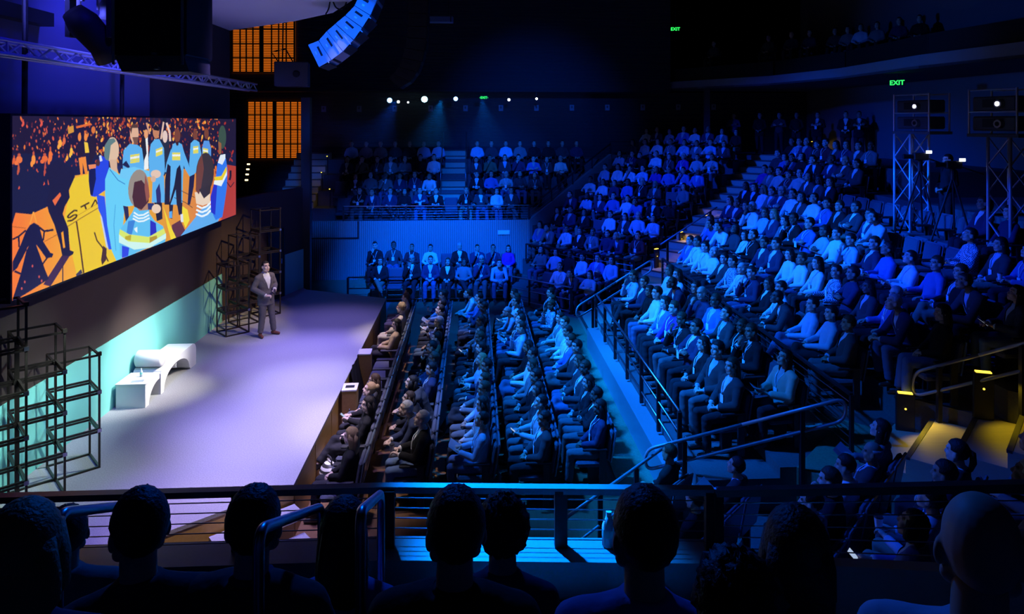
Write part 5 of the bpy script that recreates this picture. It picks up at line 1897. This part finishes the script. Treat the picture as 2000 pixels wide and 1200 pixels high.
def person(loc, th, pose, label, hair='short', hcol='dark', top='white', jacket=None, pants='dark', skin=0, lanyard=False, sc=1.0, group=None, fine=False, tilt=0.0):
    P = POSES[pose]
    o = link('person', P['body'], None, loc)
    o.rotation_euler = (0, 0, th)
    o.scale = (sc, sc, sc)
    tint(o, SKINS[skin])
    tag(o, label, 'person', group)
    if hair != 'bald':
        h = link('hair', (HAIRF if fine and hair in HAIRF else HAIRS)[hair], o)
        h.matrix_local = P['head']
        tint(h, HCOL[hcol])
    sm = P['shirt']
    if top == 'checked':
        if pose not in CHECKS:
            CHECKS[pose] = sm.copy()
            CHECKS[pose].materials[0] = M_CHECKED
        sm = CHECKS[pose]
    s = link('shirt', sm, o)
    tint(s, TOPS[top])
    if jacket:
        j = link('jacket', P['jacket'], o)
        tint(j, TOPS[jacket])
    t = link('trousers', P['trousers'], o)
    tint(t, PANTS[pants])
    if lanyard:
        link('lanyard', P['lanyard'], o)
    return o

def face(fx, fy):
    return math.atan2(-fx, fy)

# ================================================================ auditorium chairs
ch_seat = MB().rbox(-.228, -.10, .36, .228, .36, .455, .03).mesh('seat', [M_CHAIR])
q = Matrix.Translation((0, -.13, .42)) @ Matrix.Rotation(R(10), 4, 'X')
ch_back = MB().rbox(-.23, -.03, .04, .23, .035, .50, .028, q).mesh('backrest', [M_CHAIR])
ch_shell = MB().rbox(-.245, -.058, .02, .245, -.028, .525, .012, q).mesh('back_shell', [M_SHELL])
ch_arm = MB().rbox(-.022, -.12, .635, .022, .26, .67, .01).box(-.018, -.10, .02, .018, .0, .635).mesh('armrest', [M_ARM])
ch_leg = MB().box(-.04, -.02, .0, .04, .14, .36).box(-.10, -.06, 0, .10, .20, .02).mesh('pedestal', [M_ARM])
def all_in_one():
    parts = []
    mats = [M_CHAIR, M_SHELL, M_ARM]
    for me, k, off in ((ch_seat, 0, 0), (ch_back, 0, 0), (ch_shell, 1, 0), (ch_arm, 2, -.255), (ch_arm, 2, .255)):
        v = mesh_np(me) + np.array([off, 0, 0], np.float32)
        parts.append((v, polys(me), k))
    me = join_np(parts, 'auditorium_chair')
    me.polygons.foreach_set('use_smooth', [False] * len(me.polygons))
    for m in mats:
        me.materials.append(m)
    return me
ch_one = all_in_one()
def chair(loc, th, label, parts=True, group=None):
    if not parts:
        o = link('auditorium_chair', ch_one, None, loc)
        o.rotation_euler = (0, 0, th)
        return tag(o, label, 'chair', group)
    root = empty('auditorium_chair', loc, th, label, 'chair', group)
    link('seat', ch_seat, root)
    link('backrest', ch_back, root)
    link('back_shell', ch_shell, root)
    link('armrest', ch_arm, root, (-.255, 0, 0))
    link('armrest', ch_arm, root, (.255, 0, 0))
    link('pedestal', ch_leg, root)
    return root

# ================================================================ the speaker on stage
p = at(519, 657, .75)
spk = person((p.x, p.y, .75), face(.78, -.63), 'speaker', 'person standing on stage in a grey suit and white open shirt', 'short', 'dark', 'white', 'grey', 'grey', 0, False, 1.0, None)
for ch in spk.children:
    if ch.name.startswith('jacket') or ch.name.startswith('trousers'):
        tint(ch, (.135, .12, .125))
jt = BVHTree.FromPolygons([tuple(x) for x in mesh_np(POSES['speaker']['jacket']).tolist()], polys(POSES['speaker']['jacket']))
M_LAPEL = pm('suit_lapel', (.095, .085, .09), .8)
for s in (-1, 1):
    rows = []
    for i in range(9):
        t = i / 8
        z = 1.10 + (1.385 - 1.10) * t
        x0 = .018 + .27 * (z - 1.10)
        w = .012 + .055 * min(1, t * 1.6) * (1 if t < .72 else (1 - t) / .28)
        pr = []
        for x in (x0, x0 + w):
            h = jt.ray_cast(Vector((s * x, .6, z)), Vector((0, -1, 0)))
            y = h[0].y if h[0] is not None else .13
            pr.append((s * x, y + .006, z))
        rows.append(pr)
    lm = MB()
    for (a, b), (c, d) in zip(rows[:-1], rows[1:]):
        f = lambda p: (p[0], p[1] - .005, p[2])
        lm.add([a, b, d, c, f(a), f(b), f(d), f(c)], [(0, 1, 2, 3), (7, 6, 5, 4), (0, 4, 5, 1), (1, 5, 6, 2), (2, 6, 7, 3), (3, 7, 4, 0)])
    lm.build('lapel', M_LAPEL, spk)
spk.data.materials[3] = pm('brown_leather', (.16, .05, .03), .35)
Hm = POSES['speaker']['head']
hd = MB().loft([Hm @ Vector(q) for q in ((-.078, .0, -.005), (-.074, .045, -.045), (-.050, .085, -.072))], .004, 6)
hd.build('headset_microphone', M_ARM, spk)
w = POSES['speaker']['wr']
d0 = Vector(w[0]) + Vector((.05, .085, .0))
MB().loft([d0 + Vector((-.02, -.02, -.10)), d0 + Vector((.02, .02, .03))], .017, 10).build('clicker', M_ARM, spk)
MB().box(-.135, .128, 1.26, -.10, .142, 1.30, POSES['speaker']['head'].to_3x3().to_4x4() @ Matrix()).build('pocket_square', M_WHITE, spk)

# ================================================================ the audience
TOPW = [('white', 4), ('pale blue', 5), ('light grey', 3), ('blue', 4), ('navy', 6), ('black', 8), ('charcoal', 6), ('grey', 5), ('purple', 1), ('checked', 1.5), ('maroon', 1), ('olive', 1)]
JKW = [('black', 5), ('navy', 5), ('charcoal', 5), ('blue', 2), ('grey', 2)]
HW = [('short', 'dark', 12), ('short', 'brown', 6), ('receding', 'dark', 2.5), ('receding', 'grey', 1), ('fringe', 'grey', .6), ('bald', 'dark', .5), ('long', 'dark', 5), ('long', 'brown', 3), ('bob', 'dark', 2), ('ponytail', 'dark', 2), ('curly', 'dark', 1), ('long', 'blond', 1), ('short', 'grey', 2)]
HAIRWORD = {'short': '%s-haired', 'receding': '%s-haired', 'fringe': 'balding', 'bald': 'bald', 'long': 'long %s-haired', 'bob': 'bob %s-haired', 'ponytail': 'ponytailed', 'curly': 'curly %s-haired', 'bun': 'bun-wearing'}
def pick(ws):
    t = sum(w[-1] for w in ws)
    x = rnd.random() * t
    for w in ws:
        x -= w[-1]
        if x <= 0:
            return w
    return ws[-1]
N_PEOPLE = [0]
HELD = []
def seat_row(pts, th, row, end, grp, empties=(), fixed=None, parts=True, bright=1.0, chairs=True, jit=.05, lany=.4, toface=None, big=1.0):
    """pts run from the named end; every seat gets its chair and, unless empty, its own person"""
    fixed = fixed or {}
    for i, p in enumerate(pts):
        o = ORD[min(i, len(ORD) - 1)]
        pos = '%s from %s in %s' % (o, end, row)
        if chairs:
            chair(p, th, 'seat, ' + pos, parts, 'seats in ' + row)
        if i in empties:
            continue
        N_PEOPLE[0] += 1
        f = fixed.get(i, {})
        hair, hcol, _ = pick(HW)
        hair, hcol = f.get('hair', hair), f.get('hcol', hcol)
        fem = hair in ('long', 'bob', 'ponytail', 'bun')
        pose = f.get('pose') or (rnd.choice(['slim', 'slim', 'device', 'legs_crossed']) if fem else rnd.choice(['lap', 'lap', 'crossed', 'chin', 'legs_crossed', 'forward', 'armrests', 'device']))
        tw = [(n, w * (bright if n in ('white', 'pale blue', 'light grey') else 1)) for n, w in TOPW]
        top = f.get('top') or pick(tw)[0]
        jk = f['jacket'] if 'jacket' in f else (pick(JKW)[0] if rnd.random() < .42 else None)
        if jk and 'top' not in f:
            top = rnd.choice(['white', 'pale blue', 'white', 'light grey'])
        ly = f.get('lany', rnd.random() < lany)
        hw = HAIRWORD[hair]
        hw = hw % hcol if '%' in hw else hw
        lab = '%s person in %s, %s' % (hw, jk or top, pos)
        sc = rnd.uniform(.96, 1.04) * (.97 if fem else 1.0) * big
        t = th + rnd.uniform(-.12, .12)
        if toface is not None:
            t = toface(p) + rnd.uniform(-.1, .1)
        pz = (p[0] + rnd.uniform(-jit, jit) * .5, p[1] + rnd.uniform(-jit, jit) * .5, p[2])
        if pose == 'device' and parts:
            HELD.append((pz, t, sc, pos))
        person(pz, t, pose, lab, hair, hcol, top, jk, f.get('pants') or rnd.choice(['dark', 'dark', 'dark', 'jeans', 'grey', 'grey', 'khaki']), f.get('skin', rnd.choice([0, 0, 0, 1, 1, 1, 2, 2, 3])), ly, sc, 'people in ' + row)

TH_L = face(-1, 0)                         # looking at the stage
TH_Y = face(0, -1)                         # far balcony, looking this way
TH_C = face(-S2, -S2)
TH_N = face(-S2, S2)
# the pit: five rows facing the stage
PITX = [-1.78, -.82, .12, 1.02, 1.92]
PROW = ['the front pit row', 'the second pit row', 'the third pit row', 'the fourth pit row', 'the last pit row']
seat_row([(PITX[0], 18.35 - .56 * i, 0) for i in range(16)], TH_L, PROW[0], 'the far end', '', (2, 4, 6, 7, 8, 9, 10, 14),
         {0: dict(top='navy', hair='short', hcol='dark', jacket=None), 1: dict(top='beige', hair='short', hcol='brown', jacket=None, pants='pale', pose='lap'), 3: dict(top='beige', hair='curly', hcol='blond', jacket=None, pants='pale', pose='slim', skin=0),
          5: dict(top='tan', hair='long', hcol='dark', jacket='tan', pants='dark', pose='legs_crossed', skin=0), 11: dict(top='charcoal', hair='long', hcol='brown', jacket=None, pose='slim'), 12: dict(top='black', hair='bun', hcol='blond', jacket=None, pose='device', skin=0),
          13: dict(top='black', hair='long', hcol='dark', jacket=None, pose='legs_crossed'), 15: dict(top='black', hair='long', hcol='blond', jacket=None, pose='slim', skin=0, pants='dark')}, lany=.1)
seat_row([(PITX[1], 18.2 - .56 * i, 0) for i in range(15)], TH_L, PROW[1], 'the far end', '', (6,), {0: dict(top='navy', jacket='navy'), 14: dict(top='white', jacket='black', hair='receding', hcol='grey', pose='device'), 12: dict(top='black', jacket=None, pose='forward'),
         11: dict(top='black', jacket='charcoal', pose='forward')}, bright=.6)
seat_row([(PITX[2], 18.2 - .56 * i, 0) for i in range(15)], TH_L, PROW[2], 'the far end', '', (4,), {14: dict(top='pale blue', jacket=None, hair='short', hcol='dark', pose='device'), 12: dict(top='pale blue', jacket=None, hair='receding', hcol='brown', pose='lap')}, bright=1.2)
seat_row([(PITX[3], 18.2 - .56 * i, 0) for i in range(15)], TH_L, PROW[3], 'the far end', '', (7,), {14: dict(top='white', jacket='charcoal', hair='short', lany=True, pose='lap'), 13: dict(top='light grey', jacket=None, hair='short', pose='device'),
         9: dict(top='white', jacket=None, hair='receding', pose='legs_crossed', pants='jeans')}, bright=1.4)
seat_row([(PITX[4], 18.0 - .56 * i, 0) for i in range(14)], TH_L, PROW[4], 'the far end', '', (3,), {2: dict(top='checked', jacket=None, hair='short'), 1: dict(top='pale blue', jacket=None), 6: dict(top='white', jacket=None, hair='short', hcol='dark', pose='lap'),
         7: dict(top='white', jacket='blue', hair='short', pose='lap', pants='jeans'), 13: dict(top='navy', jacket=None, hair='long', hcol='dark', pose='slim', lany=True), 10: dict(top='white', jacket='charcoal', hair='short', lany=True)}, bright=1.4)
# the far platform
def row_px(pxs, py, z_head, z):
    d = FOC * (CAM_Z - z_head) / (py - HOR)
    out = []
    for x in pxs:
        q = atd(x, d, z)
        out.append((q.x, q.y, z))
    return out
seat_row(row_px((732, 768, 804, 840, 875, 899, 931, 963, 993), 482, 1.45, .24), TH_Y, 'the balcony wall row', 'the left', '', (4,), {0: dict(top='black', jacket=None, hair='short', hcol='dark'), 1: dict(top='charcoal', jacket=None, lany=True, hair='short'), 2: dict(top='maroon', jacket=None, hair='short'),
         3: dict(top='white', jacket=None, hair='short', hcol='dark', pose='lap', lany=False), 5: dict(top='white', jacket='black', lany=True), 6: dict(top='white', jacket='navy'), 7: dict(top='navy', jacket=None, lany=True), 8: dict(top='magenta', jacket=None, hair='long', hcol='dark', pose='slim', lany=False)}, False)
seat_row(row_px((740, 772, 804, 840, 873, 907, 940, 975), 510, 1.29, .10), TH_Y, 'the far railing row', 'the left', '', (1,), {2: dict(top='white', jacket='black', hair='short', hcol='grey'), 4: dict(top='white', jacket='black', hair='long'), 7: dict(top='pale blue', jacket=None)}, False)
seat_row([nu(16.75, -13.6 + .56 * i) + (.012,) for i in range(4)], TH_C, 'the lowest far corner row', 'the left', '', (0,), {3: dict(top='light grey', jacket=None, hair='long', hcol='dark', pose='crossed')}, False)
seat_row([nu(17.75, -14.6 + .56 * i) + (.25,) for i in range(6)], TH_C, 'the second far corner row', 'the left', '', (), {3: dict(top='white', jacket=None), 1: dict(top='pale blue', jacket=None)}, False)
# far corner bank, eight rising rows
for k in range(8):
    n, z = CROW[2 + k]
    u0 = -15.75 + .05 * k
    cnt = 8
    fx = {rnd.randrange(1, 7): dict(top='white', jacket=None)}
    if k == 5:
        fx = {5: dict(top='purple', jacket=None), 3: dict(top='white', jacket=None)}
    if k == 2:
        fx = {4: dict(top='white', jacket=None), 1: dict(top='pale blue', jacket=None)}
    if k == 1:
        fx = {3: dict(top='light grey', jacket=None, lany=True), 4: dict(top='white', jacket=None, lany=False)}
    seat_row([nu(n, u0 + .57 * i) + (z,) for i in range(cnt)], TH_C, 'far corner row %s' % ORD[k].replace('first', 'one').replace('second', 'two').replace('third', 'three').replace('fourth', 'four').replace('fifth', 'five').replace('sixth', 'six').replace('seventh', 'seven').replace('eighth', 'eight'),
             'the parapet', '', (rnd.randrange(8),) if k in (1, 3) else (), fx, False, chairs=(k < 5), bright=1.1)
# lower right bank and the long bank
seat_row([(LOW[0][0], 16.45 - .62 * i, LOW[0][1]) for i in range(11)], TH_L + .12, 'lower bank front row', 'the far end', '', (), {1: dict(top='white', jacket='navy', hair='short'), 0: dict(top='pale blue', jacket=None), 4: dict(top='white', jacket='blue', lany=True), 6: dict(top='pale blue', jacket='black', pose='chin'),
         7: dict(top='white', jacket='navy', hair='short', pose='crossed'), 10: dict(top='white', jacket='charcoal', pose='lap')}, bright=1.3, big=1.06)
seat_row([(LOW[1][0], 16.35 - .62 * i, LOW[1][1]) for i in range(11)], TH_L + .12, 'lower bank second row', 'the far end', '', (9,), {1: dict(top='white', jacket=None, hair='long', hcol='brown', pose='slim'), 2: dict(top='white', jacket='navy', hair='short', pose='forward', skin=3), 10: dict(top='light grey', jacket='beige', hair='long', hcol='dark', pose='device')}, bright=1.0, big=1.06)
LROW = ['first', 'second', 'third', 'fourth', 'fifth', 'sixth', 'seventh']
for k, (X, z) in enumerate(BANK):
    y1 = X + 13.0
    y0 = max(16.65 - X, X * 1.257 - .6)
    n = int((y1 - y0) / .625) + 1
    if k >= 5:
        n = min(n, 9)
    emp = set()
    fx = {}
    if k == 0:
        fx = {1: dict(top='white', jacket=None, hair='short'), 2: dict(top='white', jacket=None, hair='short', lany=True), 3: dict(top='white', jacket=None, pose='device'), 6: dict(top='white', jacket=None, hair='fringe', hcol='grey', pose='lap'), 7: dict(top='navy', jacket='navy', hair='short'), 9: dict(top='white', jacket=None, hair='short', pose='lap'),
              10: dict(top='white', jacket='charcoal', lany=True), 15: dict(top='white', jacket='charcoal', hair='curly', hcol='grey', pose='device'), 16: dict(top='charcoal', jacket=None, hair='short')}
    if k == 1:
        fx = {6: dict(top='white', jacket='navy', hair='short'), 8: dict(top='white', jacket=None, hair='long', pose='slim'), 9: dict(top='white', jacket=None, hair='short', pose='lap'), 11: dict(top='checked', jacket=None, hair='receding')}
    if k == 2:
        fx = {3: dict(top='white', jacket=None), 4: dict(top='pale blue', jacket=None), 8: dict(top='blue', jacket=None, hair='receding', pose='crossed'), 9: dict(top='light grey', jacket=None, pose='crossed'), 11: dict(top='pale blue', jacket=None, hair='short')}
    if k == 3:
        fx = {5: dict(top='white', jacket=None, hair='receding', pose='lap'), 7: dict(top='white', jacket=None, hair='short'), 8: dict(top='blue', jacket=None)}
        emp = {n - 1 - i for i in range(3, 6)}
    if k == 4:
        emp = set(range(n - 10, n - 2))
        fx = {2: dict(top='light grey', jacket=None), 3: dict(top='maroon', jacket=None), 4: dict(top='light grey', jacket=None)}
    br = 1.2 if k < 4 else .5
    seat_row([(X, y1 - .625 * i, z) for i in range(n)], TH_L, 'long bank %s row' % LROW[k], 'the stairs', '', emp, fx, k < 4, br, big=1.07, toface=lambda p: face(-(p[0] + 3.0), (14.6 - p[1]) * .6))
# near corner bank, seen from behind and the side
for r in range(2, 7):
    n, z = CROW[r]
    uu = {2: range(1, 7), 3: range(1, 5), 4: range(2, 5), 5: range(3, 5), 6: range(4, 5)}[r]
    pts = []
    for i in uu:
        q = mir(nu(n, -15.75 + .57 * i))
        pts.append((q[0], q[1], z))
    fx = {}
    if r == 2:
        fx = {3: dict(top='white', jacket=None, hair='short', hcol='dark', pose='chin')}
    seat_row(pts, TH_N, 'near corner row %s' % ['one', 'two', 'three', 'four', 'five'][r - 2], 'the parapet', '', (), fx, True, .35, lany=.1)
for r in (0, 1):
    n, z = CROW[r]
    pts = []
    for i in range(2 if r == 0 else 3):
        q = mir(nu(n + .1, (-13.6 if r == 0 else -14.3) + .57 * i))
        pts.append((q[0], q[1], z + (.012 if r == 0 else 0)))
    seat_row(pts, TH_N, 'the %s near floor row' % ('front' if r == 0 else 'back'), 'the left', '', (1,) if r else (0,), {}, True, .3, lany=.1)
# far side balcony: two front rows one by one
def bal(k):
    y = BFY + .12 + .9 * k + .55
    z = BZ + BR * k
    return y + (.12 if k == 0 else 0), z
y, z = bal(0)
xs = [-4.75 + .56 * i for i in range(12)]
seat_row([(x, y, z) for x in xs], TH_Y, 'the front balcony row', 'the left', '', (0, 7), {1: dict(top='black', jacket=None), 2: dict(top='white', jacket='navy', lany=True), 5: dict(top='white', jacket='navy', lany=True, hair='receding'), 6: dict(top='white', jacket='black'), 8: dict(top='black', jacket=None, hair='short'),
         10: dict(top='white', jacket=None, hair='long'), 12: dict(top='blue', jacket=None)}, False, .7)
y, z = bal(1)
xs = [-5.0 + .56 * i for i in range(7)] + [.1 + .56 * i for i in range(5)]
seat_row([(x, y, z) for x in xs], TH_Y, 'the second balcony row', 'the left', '', (0,), {6: dict(top='white', jacket=None, lany=True), 7: dict(top='white', jacket='black')}, False, .6)
y, z = bal(2)
xs = [-4.9 + .56 * i for i in range(7)] + [.1 + .56 * i for i in range(7)]
seat_row([(x, y, z) for x in xs], TH_Y, 'the third balcony row', 'the left', '', (), {6: dict(top='white', jacket=None, hair='short')}, False, .4, chairs=False)

# people standing along the back aisle
ST = [(1433, 232, 30.0, 'blue', None), (1484, 222, 28.5, 'black', 'black'), (1522, 218, 28.0, 'charcoal', None), (1556, 218, 27.6, 'black', None), (1597, 214, 27.0, 'white', 'black'), (1652, 216, 25.8, 'white', 'black'), (1678, 222, 25.6, 'white', 'black')]
for i, (px, py, d, top, jk) in enumerate(ST):
    q = atd(px, d, 4.36)
    person((q.x, q.y, 4.36), TH_C + rnd.uniform(-.3, .3), ['stand_crossed', 'stand_hands'][i % 2], '%s from the left of the people standing under the right balcony' % ORD[i], 'short', 'dark', top, jk, 'dark', rnd.choice([0, 1, 2]), i in (4, 5, 6), 1.0, 'people standing at the back')
q = atd(1850, 14.8, 3.25)
person((q.x, q.y, 3.25), TH_L, 'stand_hands', 'dark camera operator standing between the two truss towers', 'short', 'dark', 'black', None, 'dark', 0, False, 1.0)

# ================================================================ nearest seats, seen from behind
FORE = [  # px, top row, distance, floor, figure, hair, colour, top, jacket, label, turn
    (48, 972, 1.62, 3.50, 'near_slim', 'bob', 'blond', 'navy', None, 'fair bob-haired person at the lower left picture corner', -.25),
    (130, 985, 3.35, 2.35, 'near_lap', 'short', 'dark', 'grey', None, 'small dark head behind the leftmost grab rail', -.3),
    (272, 950, 2.22, 3.12, 'near_lap', 'short', 'dark', 'charcoal', None, 'dark-haired person with glasses right of the leftmost grab rail', -.35),
    (497, 945, 2.25, 3.12, 'near_lap', 'short', 'dark', 'navy', 'charcoal', 'dark-haired person in jacket left of the middle grab rail', .15),
    (672, 968, 2.75, 2.72, 'near_slim', 'long', 'dark', 'blue', None, 'long-haired person behind the middle grab rail', .1),
    (890, 947, 2.12, 3.12, 'near_lap', 'short', 'dark', 'black', 'black', 'short-haired person with big ears at bottom centre', .1),
    (982, 968, 3.0, 2.35, 'near_slim', 'curly', 'dark', 'navy', None, 'curly-haired person just right of the bottom centre head', .1),
    (1258, 946, 2.02, 3.12, 'near_lap', 'short', 'dark', 'blue', None, 'tall dark head in front of the large bottle', .2),
    (1432, 1078, 1.75, 3.12, 'near_lap', 'curly', 'dark', 'black', None, 'low dark head at the bottom right of centre', .1),
    (1555, 985, 2.0, 3.12, 'near_slim', 'bob', 'dark', 'black', None, 'dark bob-haired person left of the bald person at lower right', .5),
    (1915, 955, 1.5, 3.50, 'near_lap', 'bald', 'dark', 'pale blue', None, 'bald person in pale blue at the lower right corner', .75)]
M_GLASS = pm('glasses_frame', (.02, .02, .02), .3)
for px, py, d, zf, pose, hair, hc, top, jk, lab, turn in FORE:
    zt = zat(py, d)
    Hm = POSES[pose]['head']
    htop = Hm.translation.z + .13
    sc = (zt - zf) / htop
    sc = min(1.12, max(.90, sc))
    q = atd(px, d, zt - htop * sc)
    off = Matrix.Rotation(-turn, 3, 'Z') @ Vector((Hm.translation.x, Hm.translation.y, 0)) * sc
    loc = (q.x - off.x, q.y - off.y, q.z)
    o = person(loc, -turn, pose, lab, hair, hc, top, jk, 'dark', rnd.choice([0, 1, 1]), False, sc, 'people in the foreground seats', True)
    if 'glasses' in lab:
        g = MB()
        for s in (-1, 1):
            g.loft([(s * .079, -.01, .004), (s * .072, .07, .008)], .003, 6)
            g.loft([(s * .033 + .021 * math.cos(t), .098, .004 + .017 * math.sin(t)) for t in [2 * math.pi * i / 12 for i in range(13)]], .0025, 6)
        g.loft([(-.012, .1, .008), (.012, .1, .008)], .003, 6)
        gg = g.build('glasses', M_GLASS, o)
        gg.matrix_local = Hm
    chair((loc[0], loc[1], loc[2]), -turn * .4, 'dark seat under the ' + ' '.join(lab.split()[:9]), True, 'seats in the foreground')

# ================================================================ haze hanging in the lamp beams of the far balcony
hz = bpy.data.materials.new('stage_haze')
hz.use_nodes = True
nt = hz.node_tree
nt.nodes.remove(nt.nodes['Principled BSDF'])
vs = nt.nodes.new('ShaderNodeVolumeScatter')
vs.inputs['Density'].default_value = .035
vs.inputs['Anisotropy'].default_value = .35
nt.links.new(vs.outputs[0], nt.nodes['Material Output'].inputs['Volume'])
hb = MB().box(-6.0, 25.2, 4.75, 4.4, 28.7, 6.85).build('haze', hz)
tag(hb, 'thin blue haze in the lamp beams above the far balcony', 'haze', None, 'stuff')

# ================================================================ things held or lying about
def cup(loc, label):
    root = empty('paper_cup', loc, 0, label, 'cup')
    MB().loft([(0, 0, 0), (0, 0, .10)], [.028, .038], 12).build('body', M_WHITE, root)
    MB().loft([(0, 0, .10), (0, 0, .112)], [.041, .036], 12).build('lid', M_ARM, root)

M_SCREEN = glow('phone_screen', (.55, .7, 1.0), .7)
for k, (p, t, s, pos) in enumerate(HELD):
    q = Matrix.Rotation(t, 3, 'Z') @ Vector((0, .40 * s, .775 * s))
    loc = (p[0] + q.x, p[1] + q.y, p[2] + q.z)
    if k % 3 == 0:
        root = empty('phone', loc, t, 'phone held by person ' + pos, 'phone', 'phones in hands')
        qq = Matrix.Rotation(R(40), 4, 'X')
        MB().rbox(-.038, -.075, -.005, .038, .075, .004, .003, qq).build('case', M_ARM, root)
        MB().box(-.033, -.068, .004, .033, .068, .006, qq).build('screen', M_SCREEN, root)
    elif k % 3 == 1:
        cup((loc[0], loc[1], loc[2] - .01), 'paper cup held by person ' + pos)
    else:
        root = empty('programme', loc, t, 'pale leaflet held by person ' + pos, 'leaflet', 'leaflets in hands')
        qq = Matrix.Rotation(R(35), 4, 'X')
        MB().add([qq @ Vector(v) for v in ((-.15, -.1, .03), (0, -.1, 0), (.15, -.1, .03), (.15, .1, .03), (0, .1, 0), (-.15, .1, .03), (-.15, -.1, .034), (0, -.1, .004), (.15, -.1, .034), (.15, .1, .034), (0, .1, .004), (-.15, .1, .034))],
                 [(5, 4, 1, 0), (4, 3, 2, 1), (6, 7, 10, 11), (7, 8, 9, 10), (0, 1, 7, 6), (1, 2, 8, 7), (2, 3, 9, 8), (3, 4, 10, 9), (4, 5, 11, 10), (5, 0, 6, 11)]).build('pages', M_SPKBOX, root)

# ================================================================ farther people, past the number built one by one
def crowd(name, seats, th_of, label, standing=False):
    parts = []
    mats = [pm('crowd_skin', SKINS[1], .55), M_EYE, M_LIP, M_SHOE] + [cloth('crowd_' + k.replace(' ', '_'), TOPS[k]) for k in ('black', 'navy', 'charcoal', 'pale blue', 'grey')] + [pm('crowd_hair', HCOL['dark'], .6), cloth('crowd_trousers', PANTS['dark']), M_CHAIR, M_SHELL, M_ARM]
    for p in seats:
        pose = 'low'
        P = POSES[pose]
        M = Matrix.Translation(p) @ Matrix.Rotation(th_of(p) + rnd.uniform(-.1, .1), 4, 'Z')
        b = P['body']
        mi = np.empty(len(b.polygons), np.int32)
        b.polygons.foreach_get('material_index', mi)
        parts.append((xf(M, mesh_np(b)), polys(b), mi.tolist()))
        tk = rnd.choice([4, 4, 5, 6, 6, 7, 8])
        parts.append((xf(M, mesh_np(P['shirt'])), polys(P['shirt']), tk))
        parts.append((xf(M, mesh_np(P['trousers'])), polys(P['trousers']), 10))
        h = HAIRS[rnd.choice(['short', 'short', 'long'])]
        parts.append((xf(M @ P['head'], mesh_np(h)), polys(h), 9))
        mi = np.empty(len(ch_one.polygons), np.int32)
        ch_one.polygons.foreach_get('material_index', mi)
        M2 = Matrix.Translation(p) @ Matrix.Rotation(th_of(p), 4, 'Z')
        parts.append((xf(M2, mesh_np(ch_one)), polys(ch_one), (mi + 11).tolist()))
    me = join_np(parts, name)
    for m in mats:
        me.materials.append(m)
    o = link(name, me)
    return tag(o, label, 'crowd', None, 'stuff')
y, z = bal(3)
seats = [(x, y, z) for x in [-4.9 + .58 * i for i in range(7)] + [.15 + .58 * i for i in range(8)]]
crowd('crowd', seats, lambda p: TH_Y, 'dim seated people in the top row of the far side balcony')
seats = []
for px, py, d in ((1393, 90, 29), (1500, 72, 27), (1545, 66, 26), (1580, 60, 25.5), (1630, 45, 25), (1655, 38, 24.6), (1680, 34, 24), (1712, 30, 23.5), (1755, 18, 22.5), (1795, 14, 22)):
    q = atd(px, d, zat(py, d) - 1.15)
    q.x = max(q.x, 9.5)
    seats.append((q.x, q.y, 7.76))
crowd('crowd', seats, lambda p: TH_C, 'very dim seated people in the upper right balcony')
print('people', N_PEOPLE[0], 'objects', len(bpy.data.objects))
